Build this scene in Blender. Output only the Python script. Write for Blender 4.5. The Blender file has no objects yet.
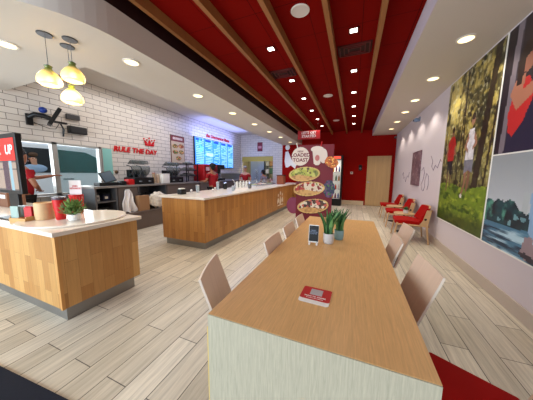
import bpy, bmesh, math, random
import numpy as np
from mathutils import Vector, Matrix
random.seed(7)
C = bpy.context.scene.collection
PI = math.pi

# ---------------------------------------------------------------- colours and materials
def lin(c):
    return tuple(((v/255)/12.92 if v/255 <= .04045 else (((v/255)+.055)/1.055)**2.4) for v in c)

MC = {}
def mat(name, rgb, rough=.5, metal=0, emit=0, emit_rgb=None, alpha=1, trans=0, coat=0, var=0, vscale=20, spec=.35):
    if name in MC: return MC[name]
    m = bpy.data.materials.new(name); m.use_nodes = True
    nt = m.node_tree; b = nt.nodes['Principled BSDF']
    col = lin(rgb)+(1,)
    b.inputs['Base Color'].default_value = col
    b.inputs['Roughness'].default_value = rough
    b.inputs['Metallic'].default_value = metal; b.inputs['Specular IOR Level'].default_value = spec
    if coat: b.inputs['Coat Weight'].default_value = coat
    if trans: b.inputs['Transmission Weight'].default_value = trans
    if alpha < 1: b.inputs['Alpha'].default_value = alpha
    if emit:
        b.inputs['Emission Color'].default_value = lin(emit_rgb or rgb)+(1,)
        b.inputs['Emission Strength'].default_value = emit
    if var:
        tc = nt.nodes.new('ShaderNodeTexCoord'); n = nt.nodes.new('ShaderNodeTexNoise')
        n.inputs['Scale'].default_value = vscale; n.inputs['Detail'].default_value = 4
        r = nt.nodes.new('ShaderNodeMapRange')
        r.inputs['To Min'].default_value = 1-var; r.inputs['To Max'].default_value = 1+var
        mx = nt.nodes.new('ShaderNodeVectorMath'); mx.operation = 'SCALE'
        mx.inputs[0].default_value = col[:3]
        nt.links.new(tc.outputs['Object'], n.inputs['Vector'])
        nt.links.new(n.outputs['Fac'], r.inputs['Value'])
        nt.links.new(r.outputs['Result'], mx.inputs['Scale'])
        nt.links.new(mx.outputs['Vector'], b.inputs['Base Color'])
    MC[name] = m
    return m

def staves(name, order, width, length, c1, c2, mortar, msize=.004, grain=.18, gscale=60, rough=.45, offs=.5, bias=0, coat=0, spec=.35):
    """planks or tiles: order = which object axes run along the length and across it"""
    m = bpy.data.materials.new(name); m.use_nodes = True
    nt = m.node_tree; N = nt.nodes.new; L = nt.links.new
    b = nt.nodes['Principled BSDF']; b.inputs['Roughness'].default_value = rough; b.inputs['Specular IOR Level'].default_value = spec
    if coat: b.inputs['Coat Weight'].default_value = coat; b.inputs['Coat Roughness'].default_value = .15
    g = N('ShaderNodeNewGeometry'); s = N('ShaderNodeSeparateXYZ'); cb = N('ShaderNodeCombineXYZ')
    L(g.outputs['Position'], s.inputs[0])
    ax = {'x': 0, 'y': 1, 'z': 2}
    if order[0] == '+':        # across = x + y, so that both faces of a box get staves
        a = N('ShaderNodeMath'); a.operation = 'ADD'; L(s.outputs[0], a.inputs[0]); L(s.outputs[1], a.inputs[1])
        L(s.outputs[2], cb.inputs[0]); L(a.outputs[0], cb.inputs[1])
    else:
        L(s.outputs[ax[order[0]]], cb.inputs[0]); L(s.outputs[ax[order[1]]], cb.inputs[1])
    br = N('ShaderNodeTexBrick'); br.offset = offs; br.offset_frequency = 2
    br.inputs['Scale'].default_value = 1
    br.inputs['Brick Width'].default_value = length; br.inputs['Row Height'].default_value = width
    br.inputs['Mortar Size'].default_value = msize; br.inputs['Mortar Smooth'].default_value = .1
    br.inputs['Bias'].default_value = bias
    br.inputs['Color1'].default_value = lin(c1)+(1,); br.inputs['Color2'].default_value = lin(c2)+(1,)
    br.inputs['Mortar'].default_value = lin(mortar)+(1,)
    L(cb.outputs[0], br.inputs['Vector'])
    out = br.outputs['Color']
    if grain:
        mp = N('ShaderNodeMapping'); mp.inputs['Scale'].default_value = (gscale*.05, gscale, 1)
        L(cb.outputs[0], mp.inputs[0])
        n = N('ShaderNodeTexNoise'); n.inputs['Scale'].default_value = 1; n.inputs['Detail'].default_value = 5
        n.inputs['Roughness'].default_value = .65; n.inputs['Distortion'].default_value = .6
        L(mp.outputs[0], n.inputs['Vector'])
        r = N('ShaderNodeMapRange'); r.inputs['From Min'].default_value = .3; r.inputs['From Max'].default_value = .7
        r.inputs['To Min'].default_value = 1-grain; r.inputs['To Max'].default_value = 1+grain
        L(n.outputs['Fac'], r.inputs['Value'])
        v = N('ShaderNodeVectorMath'); v.operation = 'SCALE'
        L(out, v.inputs[0]); L(r.outputs['Result'], v.inputs['Scale']); out = v.outputs['Vector']
    L(out, b.inputs['Base Color'])
    return m

def painted(name, rough=.5, emit=0):
    m = bpy.data.materials.new(name); m.use_nodes = True
    nt = m.node_tree; b = nt.nodes['Principled BSDF']
    a = nt.nodes.new('ShaderNodeVertexColor'); a.layer_name = 'Col'
    nt.links.new(a.outputs['Color'], b.inputs['Base Color'])
    b.inputs['Roughness'].default_value = rough
    if emit:
        nt.links.new(a.outputs['Color'], b.inputs['Emission Color']); b.inputs['Emission Strength'].default_value = emit
    return m

# ---------------------------------------------------------------- geometry helpers
class MB:
    def __init__(s): s.b = bmesh.new()
    def box(s, x0, x1, y0, y1, z0, z1, bev=0, M=None):
        r = bmesh.ops.create_cube(s.b, size=1)
        T = Matrix.Translation(((x0+x1)/2, (y0+y1)/2, (z0+z1)/2)) @ Matrix.Diagonal((abs(x1-x0), abs(y1-y0), abs(z1-z0), 1))
        bmesh.ops.transform(s.b, matrix=T, verts=r['verts'])
        vs = r['verts']
        if bev:
            es = list({e for v in vs for e in v.link_edges})
            rr = bmesh.ops.bevel(s.b, geom=es, offset=bev, segments=2, profile=.5, affect='EDGES')
            vs = rr['verts']+[v for v in vs if v.is_valid]
            vs = list({v for f in rr['faces'] for v in f.verts} | {v for v in vs if v.is_valid})
            vs = s._island(vs)
        if M is not None: bmesh.ops.transform(s.b, matrix=M, verts=vs)
        return s
    def _island(s, vs):
        seen = set(vs); st = list(vs)
        while st:
            v = st.pop()
            for e in v.link_edges:
                o = e.other_vert(v)
                if o not in seen: seen.add(o); st.append(o)
        return list(seen)
    def lathe(s, prof, c=(0, 0, 0), n=24, M=None, cap=True):
        rings = []; new = []
        for (r, z) in prof:
            ring = [s.b.verts.new((c[0]+r*math.cos(2*PI*i/n), c[1]+r*math.sin(2*PI*i/n), c[2]+z)) for i in range(n)]
            rings.append(ring); new += ring
        for a, b_ in zip(rings, rings[1:]):
            for i in range(n): s.b.faces.new((a[i], a[(i+1) % n], b_[(i+1) % n], b_[i]))
        if cap:
            s.b.faces.new(list(reversed(rings[0]))); s.b.faces.new(rings[-1])
        if M is not None: bmesh.ops.transform(s.b, matrix=M, verts=new)
        return s
    def tube(s, pts, rad, n=10):
        pts = [Vector(p) for p in pts]; rs = rad if isinstance(rad, (list, tuple)) else [rad]*len(pts)
        rings = []; up = None
        for i, p in enumerate(pts):
            d = (pts[min(i+1, len(pts)-1)]-pts[max(i-1, 0)]).normalized()
            if up is None: up = Vector((0, 0, 1)) if abs(d.z) < .9 else Vector((1, 0, 0))
            u = d.cross(up).normalized(); w = u.cross(d).normalized(); up = w
            rings.append([s.b.verts.new(p+rs[i]*(math.cos(2*PI*k/n)*u+math.sin(2*PI*k/n)*w)) for k in range(n)])
        for a, b_ in zip(rings, rings[1:]):
            for k in range(n): s.b.faces.new((a[k], a[(k+1) % n], b_[(k+1) % n], b_[k]))
        s.b.faces.new(list(reversed(rings[0]))); s.b.faces.new(rings[-1])
        return s
    def prism(s, pts, vec):
        """closed polygon (3-D points) extruded along vec"""
        v = Vector(vec)
        a = [s.b.verts.new(p) for p in pts]; b_ = [s.b.verts.new(Vector(p)+v) for p in pts]
        n = len(a)
        s.b.faces.new(list(reversed(a))); s.b.faces.new(b_)
        for i in range(n): s.b.faces.new((a[i], a[(i+1) % n], b_[(i+1) % n], b_[i]))
        return s
    def sheet(s, P, t):
        """grid of 3-D points given thickness along the local normal"""
        nu, nv = len(P), len(P[0])
        P = [[Vector(p) for p in r] for r in P]
        def nrm(i, j):
            a = P[min(i+1, nu-1)][j]-P[max(i-1, 0)][j]; b_ = P[i][min(j+1, nv-1)]-P[i][max(j-1, 0)]
            return a.cross(b_).normalized()
        A = [[s.b.verts.new(P[i][j]+nrm(i, j)*t/2) for j in range(nv)] for i in range(nu)]
        B = [[s.b.verts.new(P[i][j]-nrm(i, j)*t/2) for j in range(nv)] for i in range(nu)]
        F = s.b.faces.new
        for i in range(nu-1):
            for j in range(nv-1):
                F((A[i][j], A[i+1][j], A[i+1][j+1], A[i][j+1])); F((B[i][j], B[i][j+1], B[i+1][j+1], B[i+1][j]))
        for i in range(nu-1):
            F((A[i][0], B[i][0], B[i+1][0], A[i+1][0])); F((A[i][-1], A[i+1][-1], B[i+1][-1], B[i][-1]))
        for j in range(nv-1):
            F((A[0][j], A[0][j+1], B[0][j+1], B[0][j])); F((A[-1][j], B[-1][j], B[-1][j+1], A[-1][j+1]))
        return s
    def ball(s, c, r, sc=(1, 1, 1), n=14, M=None):
        rr = bmesh.ops.create_uvsphere(s.b, u_segments=n, v_segments=max(6, n*2//3), radius=r)
        T = Matrix.Translation(c) @ (M or Matrix.Identity(4)) @ Matrix.Diagonal((sc[0], sc[1], sc[2], 1))
        bmesh.ops.transform(s.b, matrix=T, verts=rr['verts'])
        return s
    def build(s, name, m, parent=None, smooth=False, loc=None):
        bmesh.ops.recalc_face_normals(s.b, faces=s.b.faces)
        me = bpy.data.meshes.new(name); s.b.to_mesh(me); s.b.free()
        me.materials.append(m)
        if smooth:
            me.polygons.foreach_set('use_smooth', [True]*len(me.polygons))
            me.set_sharp_from_angle(angle=math.radians(38))
        o = bpy.data.objects.new(name, me); C.objects.link(o)
        if parent: o.parent = parent
        if loc: o.location = loc
        return o

def tag(o, label=None, cat=None, group=None, kind=None):
    if label: o['label'] = label
    if cat: o['category'] = cat
    if group: o['group'] = group
    if kind: o['kind'] = kind
    return o
def struct(name, mb, m, smooth=False): return tag(mb.build(name, m, None, smooth), kind='structure')
def empty(name, loc, label, cat, group=None, rz=0):
    o = bpy.data.objects.new(name, None); C.objects.link(o); o.location = loc; o.rotation_euler = (0, 0, rz)
    o.empty_display_size = .1
    return tag(o, label, cat, group)
def copy_tree(o, parent=None):
    c = o.copy(); C.objects.link(c)
    if parent: c.parent = parent
    for ch in list(o.children): copy_tree(ch, c)
    return c
def text_mb(txt, size, M, depth=.01, bold=0, shear=0, align='CENTER', spacing=1):
    cu = bpy.data.curves.new('lettering', 'FONT'); cu.body = txt; cu.size = size; cu.extrude = depth/2
    cu.offset = bold; cu.shear = shear; cu.align_x = align; cu.align_y = 'CENTER'; cu.space_character = spacing
    cu.resolution_u = 3; cu.space_line = 1.0
    o = bpy.data.objects.new('lettering', cu); C.objects.link(o)
    bpy.context.view_layer.update()
    me = bpy.data.meshes.new_from_object(o.evaluated_get(bpy.context.evaluated_depsgraph_get()))
    bpy.data.objects.remove(o)
    mb = MB(); mb.b.from_mesh(me); bmesh.ops.transform(mb.b, matrix=M, verts=mb.b.verts)
    bpy.data.meshes.remove(me)
    return mb
def frame(o, x, y):
    """matrix whose local x,y map to the given world directions at o"""
    x = Vector(x).normalized(); y = Vector(y).normalized(); z = x.cross(y)
    return Matrix(((x.x, y.x, z.x, o[0]), (x.y, y.y, z.y, o[1]), (x.z, y.z, z.z, o[2]), (0, 0, 0, 1)))

# noise for painted pictures
rng = np.random.RandomState(3)
def vnoise(u, v, s, seed=0):
    r = np.random.RandomState(seed).rand(64, 64)
    x = u*s; y = v*s; xi = np.floor(x).astype(int); yi = np.floor(y).astype(int); fx = x-xi; fy = y-yi
    fx = fx*fx*(3-2*fx); fy = fy*fy*(3-2*fy)
    g = lambda a, b_: r[a % 64, b_ % 64]
    return (g(xi, yi)*(1-fx)+g(xi+1, yi)*fx)*(1-fy)+(g(xi, yi+1)*(1-fx)+g(xi+1, yi+1)*fx)*fy
def fbm(u, v, s, seed=0, o=4):
    t = 0; a = .5
    for k in range(o): t = t+a*vnoise(u, v, s*2**k, seed+k); a *= .5
    return t/(1-.5**o)
def inpoly(u, v, P):
    r = np.zeros(u.shape, bool); n = len(P)
    for i in range(n):
        x0, y0 = P[i]; x1, y1 = P[(i+1) % n]
        if y0 == y1: continue
        c = ((y0 > v) != (y1 > v)) & (u < (x1-x0)*(v-y0)/(y1-y0)+x0); r ^= c
    return r
def inell(u, v, cx, cy, rx, ry, a=0):
    du = u-cx; dv = v-cy; c, s_ = math.cos(a), math.sin(a)
    return ((du*c+dv*s_)/rx)**2+((-du*s_+dv*c)/ry)**2 < 1
def mixc(A, B, t): return A*(1-t[..., None])+np.array(B)*t[..., None]
def put(A, mask, rgb, k=1.0): A[mask] = A[mask]*(1-k)+np.array(rgb, float)*k

def picture(name, M, w, h, nx, ny, func, parent=None, thick=.01, rough=.5, emit=0, mask=None):
    """flat printed panel: local x to the right, y up, front face on +z. func(u,v in metres)->sRGB 0..255"""
    uu = (np.arange(nx)+.5)/nx*w; vv = (np.arange(ny)+.5)/ny*h
    U, V = np.meshgrid(uu, vv, indexing='ij')
    col = np.clip(func(U, V), 0, 255)/255.
    colL = np.where(col <= .04045, col/12.92, ((col+.055)/1.055)**2.4)
    keep = np.ones((nx, ny), bool) if mask is None else mask(U, V)
    vid = {}; verts = []; faces = []; cols = []
    def vt(i, j, k):
        if (i, j, k) not in vid:
            vid[(i, j, k)] = len(verts); verts.append(M @ Vector((i*w/nx, j*h/ny, thick if k else 0)))
        return vid[(i, j, k)]
    for i in range(nx):
        for j in range(ny):
            if not keep[i, j]: continue
            c = tuple(colL[i, j])
            faces.append((vt(i, j, 1), vt(i+1, j, 1), vt(i+1, j+1, 1), vt(i, j+1, 1))); cols.append(c)
            faces.append((vt(i, j, 0), vt(i, j+1, 0), vt(i+1, j+1, 0), vt(i+1, j, 0))); cols.append(c)
            if True:
                e = lambda a, b_: not (0 <= a < nx and 0 <= b_ < ny and keep[a, b_])
                if e(i-1, j): faces.append((vt(i, j, 0), vt(i, j, 1), vt(i, j+1, 1), vt(i, j+1, 0))); cols.append(c)
                if e(i+1, j): faces.append((vt(i+1, j, 1), vt(i+1, j, 0), vt(i+1, j+1, 0), vt(i+1, j+1, 1))); cols.append(c)
                if e(i, j-1): faces.append((vt(i, j, 0), vt(i+1, j, 0), vt(i+1, j, 1), vt(i, j, 1))); cols.append(c)
                if e(i, j+1): faces.append((vt(i, j+1, 1), vt(i+1, j+1, 1), vt(i+1, j+1, 0), vt(i, j+1, 0))); cols.append(c)
    me = bpy.data.meshes.new(name); me.from_pydata(verts, [], faces)
    ca = me.color_attributes.new('Col', 'FLOAT_COLOR', 'CORNER')
    data = np.ones((len(me.loops), 4), np.float32)
    data[:, :3] = np.repeat(np.array(cols), 4, axis=0)
    ca.data.foreach_set('color', data.ravel())
    key = 'printed_%s_%s' % (rough, emit)
    if key not in MC: MC[key] = painted(key, rough, emit)
    me.materials.append(MC[key])
    o = bpy.data.objects.new(name, me); C.objects.link(o)
    if parent: o.parent = parent
    return o

# ---------------------------------------------------------------- materials
M_floor = staves('floor_plank_tile', 'yx', .178, 1.2, (208, 199, 181), (182, 172, 153), (84, 78, 72), .003, .24, 42, .36, .37)
M_table = staves('table_oak', 'yx', 5, 30, (218, 172, 114), (218, 172, 114), (218, 172, 114), 0, .14, 150, .35, spec=.25)
M_whitewood = staves('pale_laminate', 'zx', 5, 30, (184, 178, 156), (184, 178, 156), (184, 178, 156), 0, .17, 190, .5, spec=.2)
M_counter = staves('oak_staves', '+', .1, .55, (204, 156, 94), (174, 122, 66), (140, 96, 52), .0010, .12, 60, .4, .5)
M_counter2 = staves('brown_staves', '+', .085, .6, (192, 136, 72), (164, 110, 56), (110, 68, 34), .0012, .14, 60, .4, .5)
M_brick = staves('white_brick_tile', 'yz', .105, .30, (214, 206, 197), (206, 198, 190), (112, 104, 98), .0045, 0, 1, .22, .5)
M_brickb = staves('white_brick_tile_back', 'xz', .105, .30, (214, 206, 197), (206, 198, 190), (150, 142, 138), .004, 0, 1, .22, .5)
M_ceilred = staves('red_ceiling_panel', 'xy', .61, .575, (122, 11, 5), (118, 10, 5), (66, 6, 4), .004, 0, 1, .8, 0, spec=.05)
M_redwall = mat('red_wall_paint', (146, 13, 6), .7, spec=.08)
M_rwall = mat('lavender_white_paint', (216, 206, 211), .7, spec=.1)
M_soff = mat('soffit_white_paint', (204, 196, 186), .8, spec=.1)
M_soffside = mat('soffit_side_lavender', (205, 192, 204), .7)
M_dark = mat('dark_maroon_trim', (36, 7, 9), .6)
M_beam = staves('beam_wood', 'yx', 5, 30, (150, 98, 54), (150, 98, 54), (150, 98, 54), 0, .15, 60, .5)
M_quartz = mat('cream_quartz', (236, 226, 212), .18, var=.02, vscale=60)
M_steel = mat('brushed_steel', (170, 172, 176), .35, 1)
M_kick = mat('steel_toe_kick', (150, 148, 145), .4, .85, var=.06, vscale=12)
M_black = mat('black_plastic', (18, 18, 20), .4)
M_blackm = mat('black_metal', (24, 24, 26), .45, .5)
M_grey = mat('grey_metal', (118, 120, 124), .4, .6)
M_white = mat('white_plastic', (238, 236, 230), .4)
M_red = mat('red_plastic', (196, 22, 24), .4)
M_redfab = mat('red_vinyl', (158, 9, 5), .7, spec=.1)
M_ply = staves('maple_ply', 'zy', 5, 30, (220, 190, 166), (220, 190, 166), (220, 190, 166), 0, .05, 50, .35)
M_plyedge = mat('pale_ply_edge', (226, 212, 196), .5)
M_chrome = mat('chrome', (200, 200, 204), .2, 1)
M_loungewood = mat('lounge_oak', (196, 158, 116), .5, var=.08, vscale=30)
M_doorwood = staves('door_birch', 'zx', 5, 30, (196, 160, 112), (196, 160, 112), (196, 160, 112), 0, .1, 14, .45)
M_base = mat('beige_base_tile', (196, 182, 168), .45, var=.04, vscale=8)
M_glass = mat('clear_glass', (225, 240, 240), .03, 0, alpha=.14)
M_tint = mat('green_tinted_glass', (84, 150, 150), .04, 0, alpha=.16)
M_skin = mat('skin_brown', (150, 98, 72), .55)
M_skinl = mat('skin_light', (196, 146, 120), .55)
M_hair = mat('dark_hair', (26, 20, 20), .7)
M_shirt = mat('red_shirt', (150, 36, 42), .9, spec=.05)
M_cap = mat('grey_cap', (150, 140, 138), .8)
M_blueshirt = mat('light_blue_shirt', (150, 175, 205), .8)
M_trouser = mat('black_trousers', (28, 28, 32), .8)
M_leaf = mat('leaf_green', (52, 104, 58), .45, var=.3, vscale=25)
M_leafl = mat('leaf_edge_green', (104, 150, 88), .45, var=.2, vscale=25)
M_potw = mat('pale_grey_pot', (206, 204, 202), .5)
M_potb = mat('blue_grey_pot', (136, 176, 184), .5)
M_soil = mat('dark_soil', (48, 36, 28), .9)
M_lamp = mat('downlight_diffuser', (255, 238, 190), .5, emit=2.2, emit_rgb=(255, 232, 170))
M_sqlamp = mat('square_light_diffuser', (255, 248, 235), .5, emit=9, emit_rgb=(255, 244, 230))
M_trimw = mat('white_light_trim', (226, 220, 212), .5)

# ---------------------------------------------------------------- setting
XR, XL, YB, YF = 1.50, -5.5, 9.95, -3.0
ZC, ZS, ZL, ZK = 3.15, 2.90, 2.67, 3.26
struct('floor', MB().box(XL-.1, XR+.1, YF, YB+.1, -.12, 0), M_floor)
tag(MB().box(-1.4, 1.05, -1.42, 0, 0, .012, .004, M=Matrix.Translation((-1.83, .547, 0)) @ Matrix.Rotation(math.radians(4.3), 4, 'Z')).build('door_mat', mat('navy_mat', (14, 18, 32), .9, var=.3, vscale=60)),
    'dark navy entrance mat on the floor at the lower left corner', 'mat')
# right wall, back wall
struct('wall_right', MB().box(XR, XR+.12, YF, YB+.12, 0, 3.4), M_rwall)
struct('wall_back', MB().box(-3.24, XR, YB, YB+.12, 0, 3.4), M_redwall)
# back brick wall with the opening to the rear kitchen
ox0, ox1, oz = -5.44, -3.72, 2.17
struct('wall_back_kitchen', MB().box(XL, ox0, YB, YB+.12, 0, 3.4).box(ox1, -3.24, YB, YB+.12, 0, 3.4).box(ox0, ox1, YB, YB+.12, oz, 3.4), M_brickb)
Mrr = mat('rear_room_grey', (150, 144, 128), .6)
struct('wall_rear', MB().box(-6.3, -2.9, 12.2, 12.3, 0, 3.2), Mrr); struct('wall_rear_left', MB().box(-6.3, -6.2, YB+.12, 12.2, 0, 3.2), Mrr)
struct('wall_rear_right', MB().box(-3.0, -2.9, YB+.12, 12.2, 0, 3.2), Mrr); struct('ceiling_rear', MB().box(-6.3, -2.9, YB+.12, 12.3, 3.2, 3.3), Mrr); struct('floor_rear', MB().box(-6.3, -2.9, YB+.12, 12.3, -.1, 0), Mrr)
struct('trim_5', MB().box(ox0, ox1, YB+.02, YB+.10, 1.93, oz), mat('olive_yellow_header', (186, 166, 84), .5))
# left brick wall with drive-thru window
wy0, wy1, wz0, wz1 = 1.0, 3.22, .86, 1.90
struct('wall_left', MB().box(XL-.12, XL, YF, wy0, 0, 3.4).box(XL-.12, XL, wy1, YB+.12, 0, 3.4).box(XL-.12, XL, wy0, wy1, 0, wz0).box(XL-.12, XL, wy0, wy1, wz1, 3.4), M_brick)
# front wall (shop front behind the camera) with large glazing opening
struct('wall_front', MB().box(XL-.12, XR+.12, YF-.12, YF, 2.75, 3.4).box(XL-.12, XR+.12, YF-.12, YF, 0, .25)
       .box(XL-.12, XL+.2, YF-.12, YF, .25, 2.75).box(XR-.2, XR+.12, YF-.12, YF, .25, 2.75).box(-2.1, -1.9, YF-.12, YF, .25, 2.75), M_rwall)
# ceilings
struct('ceiling', MB().box(-2.36, .62, YF, YB, ZC, ZC+.1), M_ceilred)
struct('trim_1', MB().box(-2.36, -2.30, YF, YB, 2.96, ZC), M_dark)
struct('ceiling_right', MB().box(.62, XR, YF, YB, ZS, 3.4), M_soff)
struct('trim_2', MB().box(.612, .62, YF, YB, ZS, ZC), M_soffside)
struct('ceiling_kitchen', MB().box(XL, -2.36, YF, YB, ZK, ZK+.1), M_soff)
# left dropped soffit: L-shaped cloud with a rounded front corner
pts = []
cx, cy, R_ = -3.2, 1.6, .9
for k in range(17):
    a = -PI/2+PI/2*k/16
    pts.append((cx+R_*math.cos(a), cy+R_*math.sin(a), ZL))
pts += [(-2.30, YB, ZL), (-3.2, YB, ZL), (-3.28, 1.83, ZL), (XL, 1.83, ZL), (XL, .7, ZL)]
struct('ceiling_soffit', MB().prism(pts, (0, 0, .29)), M_soff)
struct('trim_3', MB().box(XL, -2.36, YF, .72, 2.96, 3.0).box(-3.3, -2.36, .7, YB, 2.96, 3.0), M_soff)
# baseboards
struct('baseboard_right', MB().box(XR-.014, XR, YF, YB-.014, 0, .14, .003), M_base)
struct('baseboard_back', MB().box(-1.8, .44, YB-.014, YB, 0, .18, .003).box(1.44, XR-.014, YB-.014, YB, 0, .18, .003), mat('cream_base', (222, 200, 170), .5))
# door in the back wall
d = MB().box(.5, 1.37, YB-.035, YB-.005, .01, 2.07, .002).build('door_1', M_doorwood); tag(d, kind='structure')
h = MB().lathe([(.028, 0), (.028, .008)], n=16, M=Matrix.Translation((.57, YB-.035, 1.0)) @ Matrix.Rotation(PI/2, 4, 'X'))
h.tube([(.57, YB-.04, 1.0), (.57, YB-.085, 1.0), (.68, YB-.085, 1.0)], .009)
h.build('door_handle', M_chrome, d, True)
struct('trim_4', MB().box(.45, .5, YB-.02, YB, 0, 2.12).box(1.37, 1.42, YB-.02, YB, 0, 2.12).box(.45, 1.42, YB-.02, YB, 2.07, 2.12), M_redwall)
# wooden beams under the red ceiling
bl = ['wooden ceiling beam nearest the white right soffit', 'wooden ceiling beam second from the right soffit', 'wooden ceiling beam in the middle of the five',
      'wooden ceiling beam second from the left soffit', 'wooden ceiling beam along the dark edge of the left soffit']
for (x, l) in zip((.20, -.365, -.955, -1.55, -2.15), bl):
    tag(MB().box(x-.026, x+.026, YF, YB-.003, 3.03, ZC-.001).build('ceiling_beam', M_beam), l, 'beam', 'slim wooden beams under the red ceiling')

# ---------------------------------------------------------------- lights in the ceilings
def spot(loc, power, col, size=100, blend=.6, rad=.05, rot=(0, 0, 0)):
    l = bpy.data.lights.new('spot', 'SPOT'); l.energy = power; l.color = col; l.spot_size = math.radians(size); l.spot_blend = blend
    l.shadow_soft_size = rad
    o = bpy.data.objects.new('spot', l); C.objects.link(o); o.location = loc; o.rotation_euler = rot
    return o
WARM = (1, .91, .77)
def downlight(x, y, z, label, group, r=.075):
    t = empty('downlight', (x, y, z), label, 'ceiling light', group)
    MB().lathe([(r+.018, -.001), (r+.018, -.008), (r, -.012), (r, -.002)], n=28, cap=False).build('trim_ring', M_trimw, t, True)
    MB().lathe([(r, -.003), (r, -.006)], n=28).build('diffuser', M_lamp, t)
    return t
ordn = ['nearest', 'second nearest', 'third nearest', 'fourth nearest', 'fifth nearest', 'sixth nearest', 'seventh nearest', 'farthest']
for i, y in enumerate((2.22, 3.35, 4.47, 5.58, 6.52, 7.6, 8.7)):
    if i > 0: downlight(1.12, y, ZS, 'round warm downlight in right soffit, %s in its row' % (ordn[i-1] if i < 6 else 'farthest'), 'downlights in the right soffit')
    spot((1.12, y, ZS-.03), 22, WARM, 115, .5, .05)
for i, y in enumerate((1.96, 3.17, 4.33, 5.48, 6.6, 7.72, 9.05)):
    downlight(-2.6, y, ZL, 'round warm downlight in left soffit, %s along the serving counter row' % (ordn[i] if i < 6 else 'farthest'), 'downlights in the left soffit')
    spot((-2.6, y, ZL-.03), 19, WARM, 130, .6, .05)
downlight(-3.5, 1.22, ZL, 'round warm downlight left of the pendant lamps', 'downlights in the left soffit')
spot((-3.5, 1.22, ZL-.03), 16, WARM, 130, .6, .05)
def square_light(x, y, label):
    t = empty('square_downlight', (x, y, ZC), label, 'ceiling light', 'square downlights in the red ceiling')
    m = MB()
    for a in range(4):
        m.box(-.062, .062, -.062, -.044, -.01, -.001, M=Matrix.Rotation(a*PI/2, 4, 'Z'))
    m.build('frame', mat('dark_red_trim', (96, 14, 12), .5), t)
    MB().box(-.043, .043, -.043, .043, -.006, -.002).build('diffuser', M_sqlamp, t)
for i, y in enumerate((3.15, 4.3, 5.38, 6.45, 7.5, 8.6)):
    square_light(-.10, y, 'small square light between the right two beams, %s of six' % (ordn[i] if i < 5 else 'farthest'))
    square_light(-1.23, y, 'small square light two beams left of centre, %s of six' % (ordn[i] if i < 5 else 'farthest'))
    spot((-.10, y, ZC-.03), 26, (1, .92, .8), 110, .5, .04)
    spot((-1.23, y, ZC-.03), 26, (1, .92, .8), 110, .5, .04)
for (y, l) in ((2.58, 'large round white ceiling speaker nearest the camera'), (5.4, 'round white ceiling speaker farther down the red ceiling'), (7.9, 'farthest round white speaker in the red ceiling')):
    t = empty('ceiling_speaker', (-.66, y, ZC), l, 'speaker', 'round ceiling speakers')
    MB().lathe([(.105, -.001), (.105, -.006), (.094, -.011), (.092, -.004)], n=32, cap=False).build('rim', M_trimw, t, True)
    MB().lathe([(.093, -.003), (.093, -.007)], n=32).build('grille', mat('speaker_grille', (214, 206, 200), .7), t)
def vent(x, y, l):
    t = empty('ceiling_vent', (x, y, ZC), l, 'air vent', 'dark square ceiling vents')
    MB().box(-.23, .23, -.15, .15, -.006, -.001).build('backing', mat('vent_back', (44, 6, 6), .7), t)
    m = MB()
    for k in range(3):
        s = .21-.06*k; q = .135-.04*k
        m.box(-s, s, -q-.01, -q+.005, -.02, -.006).box(-s, s, q-.005, q+.01, -.02, -.006).box(-s, -s+.015, -q, q, -.02, -.006).box(s-.015, s, -q, q, -.02, -.006)
    m.build('louvres', mat('vent_louvre', (84, 12, 10), .5), t)
vent(-.09, 3.6, 'dark red square air vent beyond the nearest square light')
vent(-1.3, 3.95, 'dark red air vent beside the left beam of the red ceiling')

# ---------------------------------------------------------------- communal table
tx0, tx1, ty0, ty1, tz = -.52, .256, .654, 2.84, .76
t = empty('communal_table', (0, 0, 0), 'long tan oak communal table with a pale end panel in the foreground', 'table')
MB().box(tx0, tx1, ty0+.003, ty1, tz-.035, tz, .0008).build('tabletop', M_table, t)
MB().box(tx0+.001, tx1-.001, ty0-.002, ty0+.002, tz-.037, tz-.0015).box(tx0+.001, tx1-.001, ty0-.002, ty0+.04, 0, tz-.037).build('end_panel', M_whitewood, t)
MB().box(tx0+.004, tx1-.004, ty1-.06, ty1-.02, 0, tz-.036).build('end_panel', M_whitewood, t)
MB().box(tx0-.006, tx0, ty0, ty0+.036, 0, tz-.06).build('edge_strip', mat('yellow_edge_band', (214, 186, 112), .5), t)
MB().box(-.17, -.10, ty0+.042, ty1-.062, .62, .70).build('stretcher', M_whitewood, t)

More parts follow.
